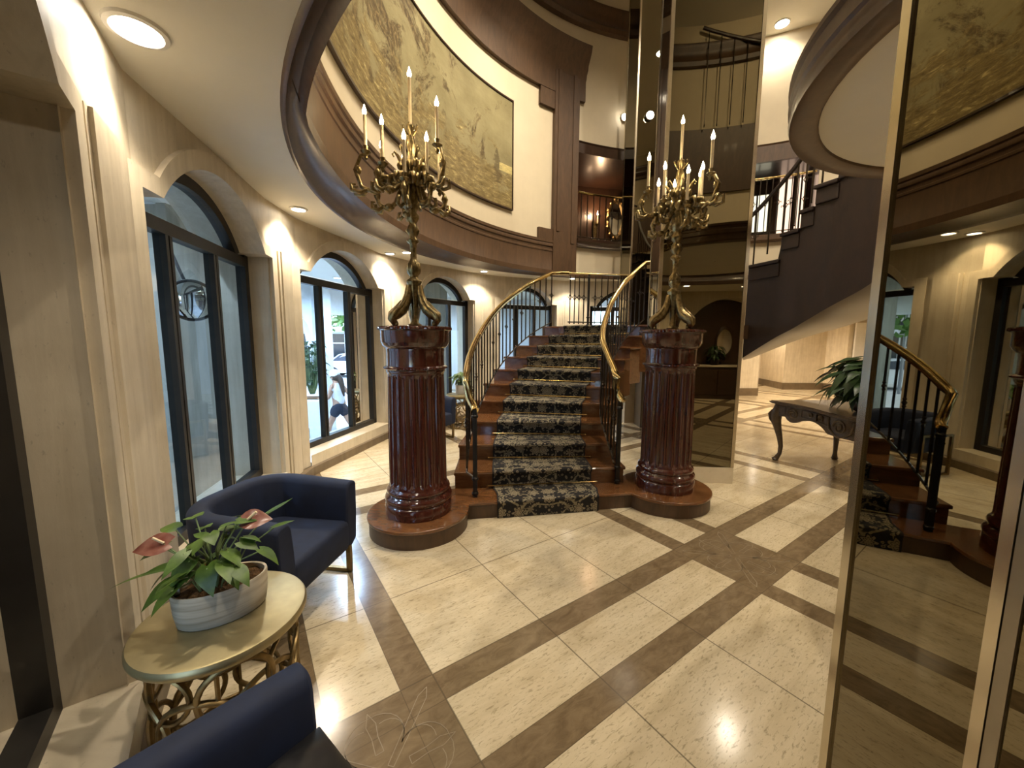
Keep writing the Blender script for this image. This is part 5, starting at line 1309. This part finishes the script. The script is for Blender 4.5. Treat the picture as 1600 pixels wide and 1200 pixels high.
def skinned(name, keys, edges, radii, mat, parent, root_key, extra=None):
    me = bpy.data.meshes.new(name); idx = {k: i for i, k in enumerate(keys)}
    me.from_pydata([Vector(J[k]) for k in keys], [(idx[a], idx[b]) for a, b in edges], [])
    o = bpy.data.objects.new(name, me); COL.objects.link(o); o.parent = parent
    o.modifiers.new('skin', 'SKIN'); sv = me.skin_vertices[0].data
    for k in keys: sv[idx[k]].radius = (radii[k], radii[k]); sv[idx[k]].use_root = (k == root_key)
    s = o.modifiers.new('sub', 'SUBSURF'); s.levels = 2; s.render_levels = 2
    me.materials.append(mat); 
    return o
body = skinned('body', list(J), ED, RAD, M['skin'], PW, 'pel')
tops = skinned('top', ['pel', 'spine', 'chest', 'neck', 'shR', 'shL'], [('pel', 'spine'), ('spine', 'chest'), ('chest', 'neck'), ('chest', 'shR'), ('chest', 'shL')], {'pel': .142, 'spine': .125, 'chest': .145, 'neck': .055, 'shR': .066, 'shL': .066}, M['cloth_w'], PW, 'pel')
J['mR'] = tuple(lerp(a, b, .55) for a, b in zip(J['hpR'], J['knR'])); J['mL'] = tuple(lerp(a, b, .55) for a, b in zip(J['hpL'], J['knL'])); J['wst'] = (-.01, 0, .98)
sh_ = skinned('shorts', ['wst', 'pel', 'hpR', 'mR', 'hpL', 'mL'], [('wst', 'pel'), ('pel', 'hpR'), ('hpR', 'mR'), ('pel', 'hpL'), ('hpL', 'mL')], {'wst': .125, 'pel': .16, 'hpR': .125, 'mR': .115, 'hpL': .125, 'mL': .115}, M['cloth_d'], PW, 'pel')
mb = MB()
mb.lathe([(.105, 1.52), (.108, 1.55), (.10, 1.60), (.075, 1.64), (.03, 1.66), (.001, 1.662)], 20, (-.085, 0, 0)); mb.add([(-.17, -.08, 1.53), (-.17, .08, 1.53), (-.27, .05, 1.51), (-.28, 0, 1.51), (-.27, -.05, 1.51), (-.17, -.08, 1.54), (-.17, .08, 1.54), (-.27, .05, 1.52), (-.28, 0, 1.52), (-.27, -.05, 1.52)], [(0, 1, 2, 3, 4), (5, 6, 7, 8, 9), (1, 2, 7, 6), (2, 3, 8, 7), (3, 4, 9, 8), (4, 0, 5, 9)])
mb.build('cap', M['cloth_w'], PW, world=False, smooth=True)
mb = MB(); mb.tube([(.0, 0, 1.53), (.045, 0, 1.45), (.075, .01, 1.33), (.085, .02, 1.20), (.10, .03, 1.08)], [.05, .06, .05, .04, .015], 10); mb.ball((-.06, 0, 1.50), .102, 1, .95, 1, 12); mb.build('hair', M['hair'], PW, world=False, smooth=True)
mb = MB(); mb.ball((-.188, 0, 1.475), .018, 1.2, .7, .9, 8)
for s in (-1, 1): mb.ball((-.09, s * .088, 1.475), .022, .6, .35, 1, 8)
mb.build('face_features', M['skin'], PW, world=False, smooth=True)
for pt_, nm in (('toR', 0), ('toL', 1)):
    q = Vector(J[pt_]); mb = MB(); mb.ball(q + Vector((.03, 0, -.005)), .06, 1.7, .75, .6, 10); mb.build('shoe', M['cloth_w'], PW, world=False, smooth=True)
for sd in ('R', 'L'):   # fingers
    h = Vector(J['ha' + sd + '2']); dv = (h - Vector(J['ha' + sd])).normalized(); mb = MB()
    for k in range(4): 
        o_y = (k - 1.5) * .014; ln = (.06, .07, .066, .052)[k]; b_ = h + Vector((0, o_y, 0)); mb.tube([b_, b_ + dv * ln * .5 + Vector((-.006, 0, 0)), b_ + dv * ln + Vector((-.02, 0, 0))], [.009, .008, .006], 6)
    mb.tube([h - dv * .03 + Vector((-.02, 0, 0)), h + dv * .02 + Vector((-.04, 0, 0))], [.010, .007], 6)
    mb.build('fingers', M['skin'], PW, world=False, smooth=True)

# ------------------------------------------------------------------ daylight
W = bpy.data.worlds.new('sky'); SC.world = W; W.use_nodes = True; nt = W.node_tree; nt.nodes.clear()
sky = nt.nodes.new('ShaderNodeTexSky'); sky.sky_type = 'NISHITA'; sky.sun_disc = False; sky.sun_elevation = rad(58); sky.sun_rotation = rad(200)
bg = nt.nodes.new('ShaderNodeBackground'); bg.inputs[1].default_value = .6; wo = nt.nodes.new('ShaderNodeOutputWorld')
nt.links.new(sky.outputs[0], bg.inputs[0]); nt.links.new(bg.outputs[0], wo.inputs[0])
S = bpy.data.lights.new('sun', 'SUN'); S.energy = 3.6; S.angle = rad(.6); S.color = (1, .96, .9)
so = bpy.data.objects.new('sun', S); COL.objects.link(so); so.rotation_euler = (Vector((.55, -.30, -.80))).to_track_quat('-Z', 'Y').to_euler()

SC.view_settings.view_transform = 'Standard'; SC.view_settings.look = 'None'; SC.view_settings.exposure = 1.0; SC.view_settings.gamma = 1; SC.view_settings.use_curve_mapping = False
try:
    SC.cycles.max_bounces = 8; SC.cycles.glossy_bounces = 5; SC.cycles.transparent_max_bounces = 10; SC.cycles.sample_clamp_indirect = 6; SC.cycles.use_denoising = True; SC.cycles.caustics_reflective = False
except Exception: pass
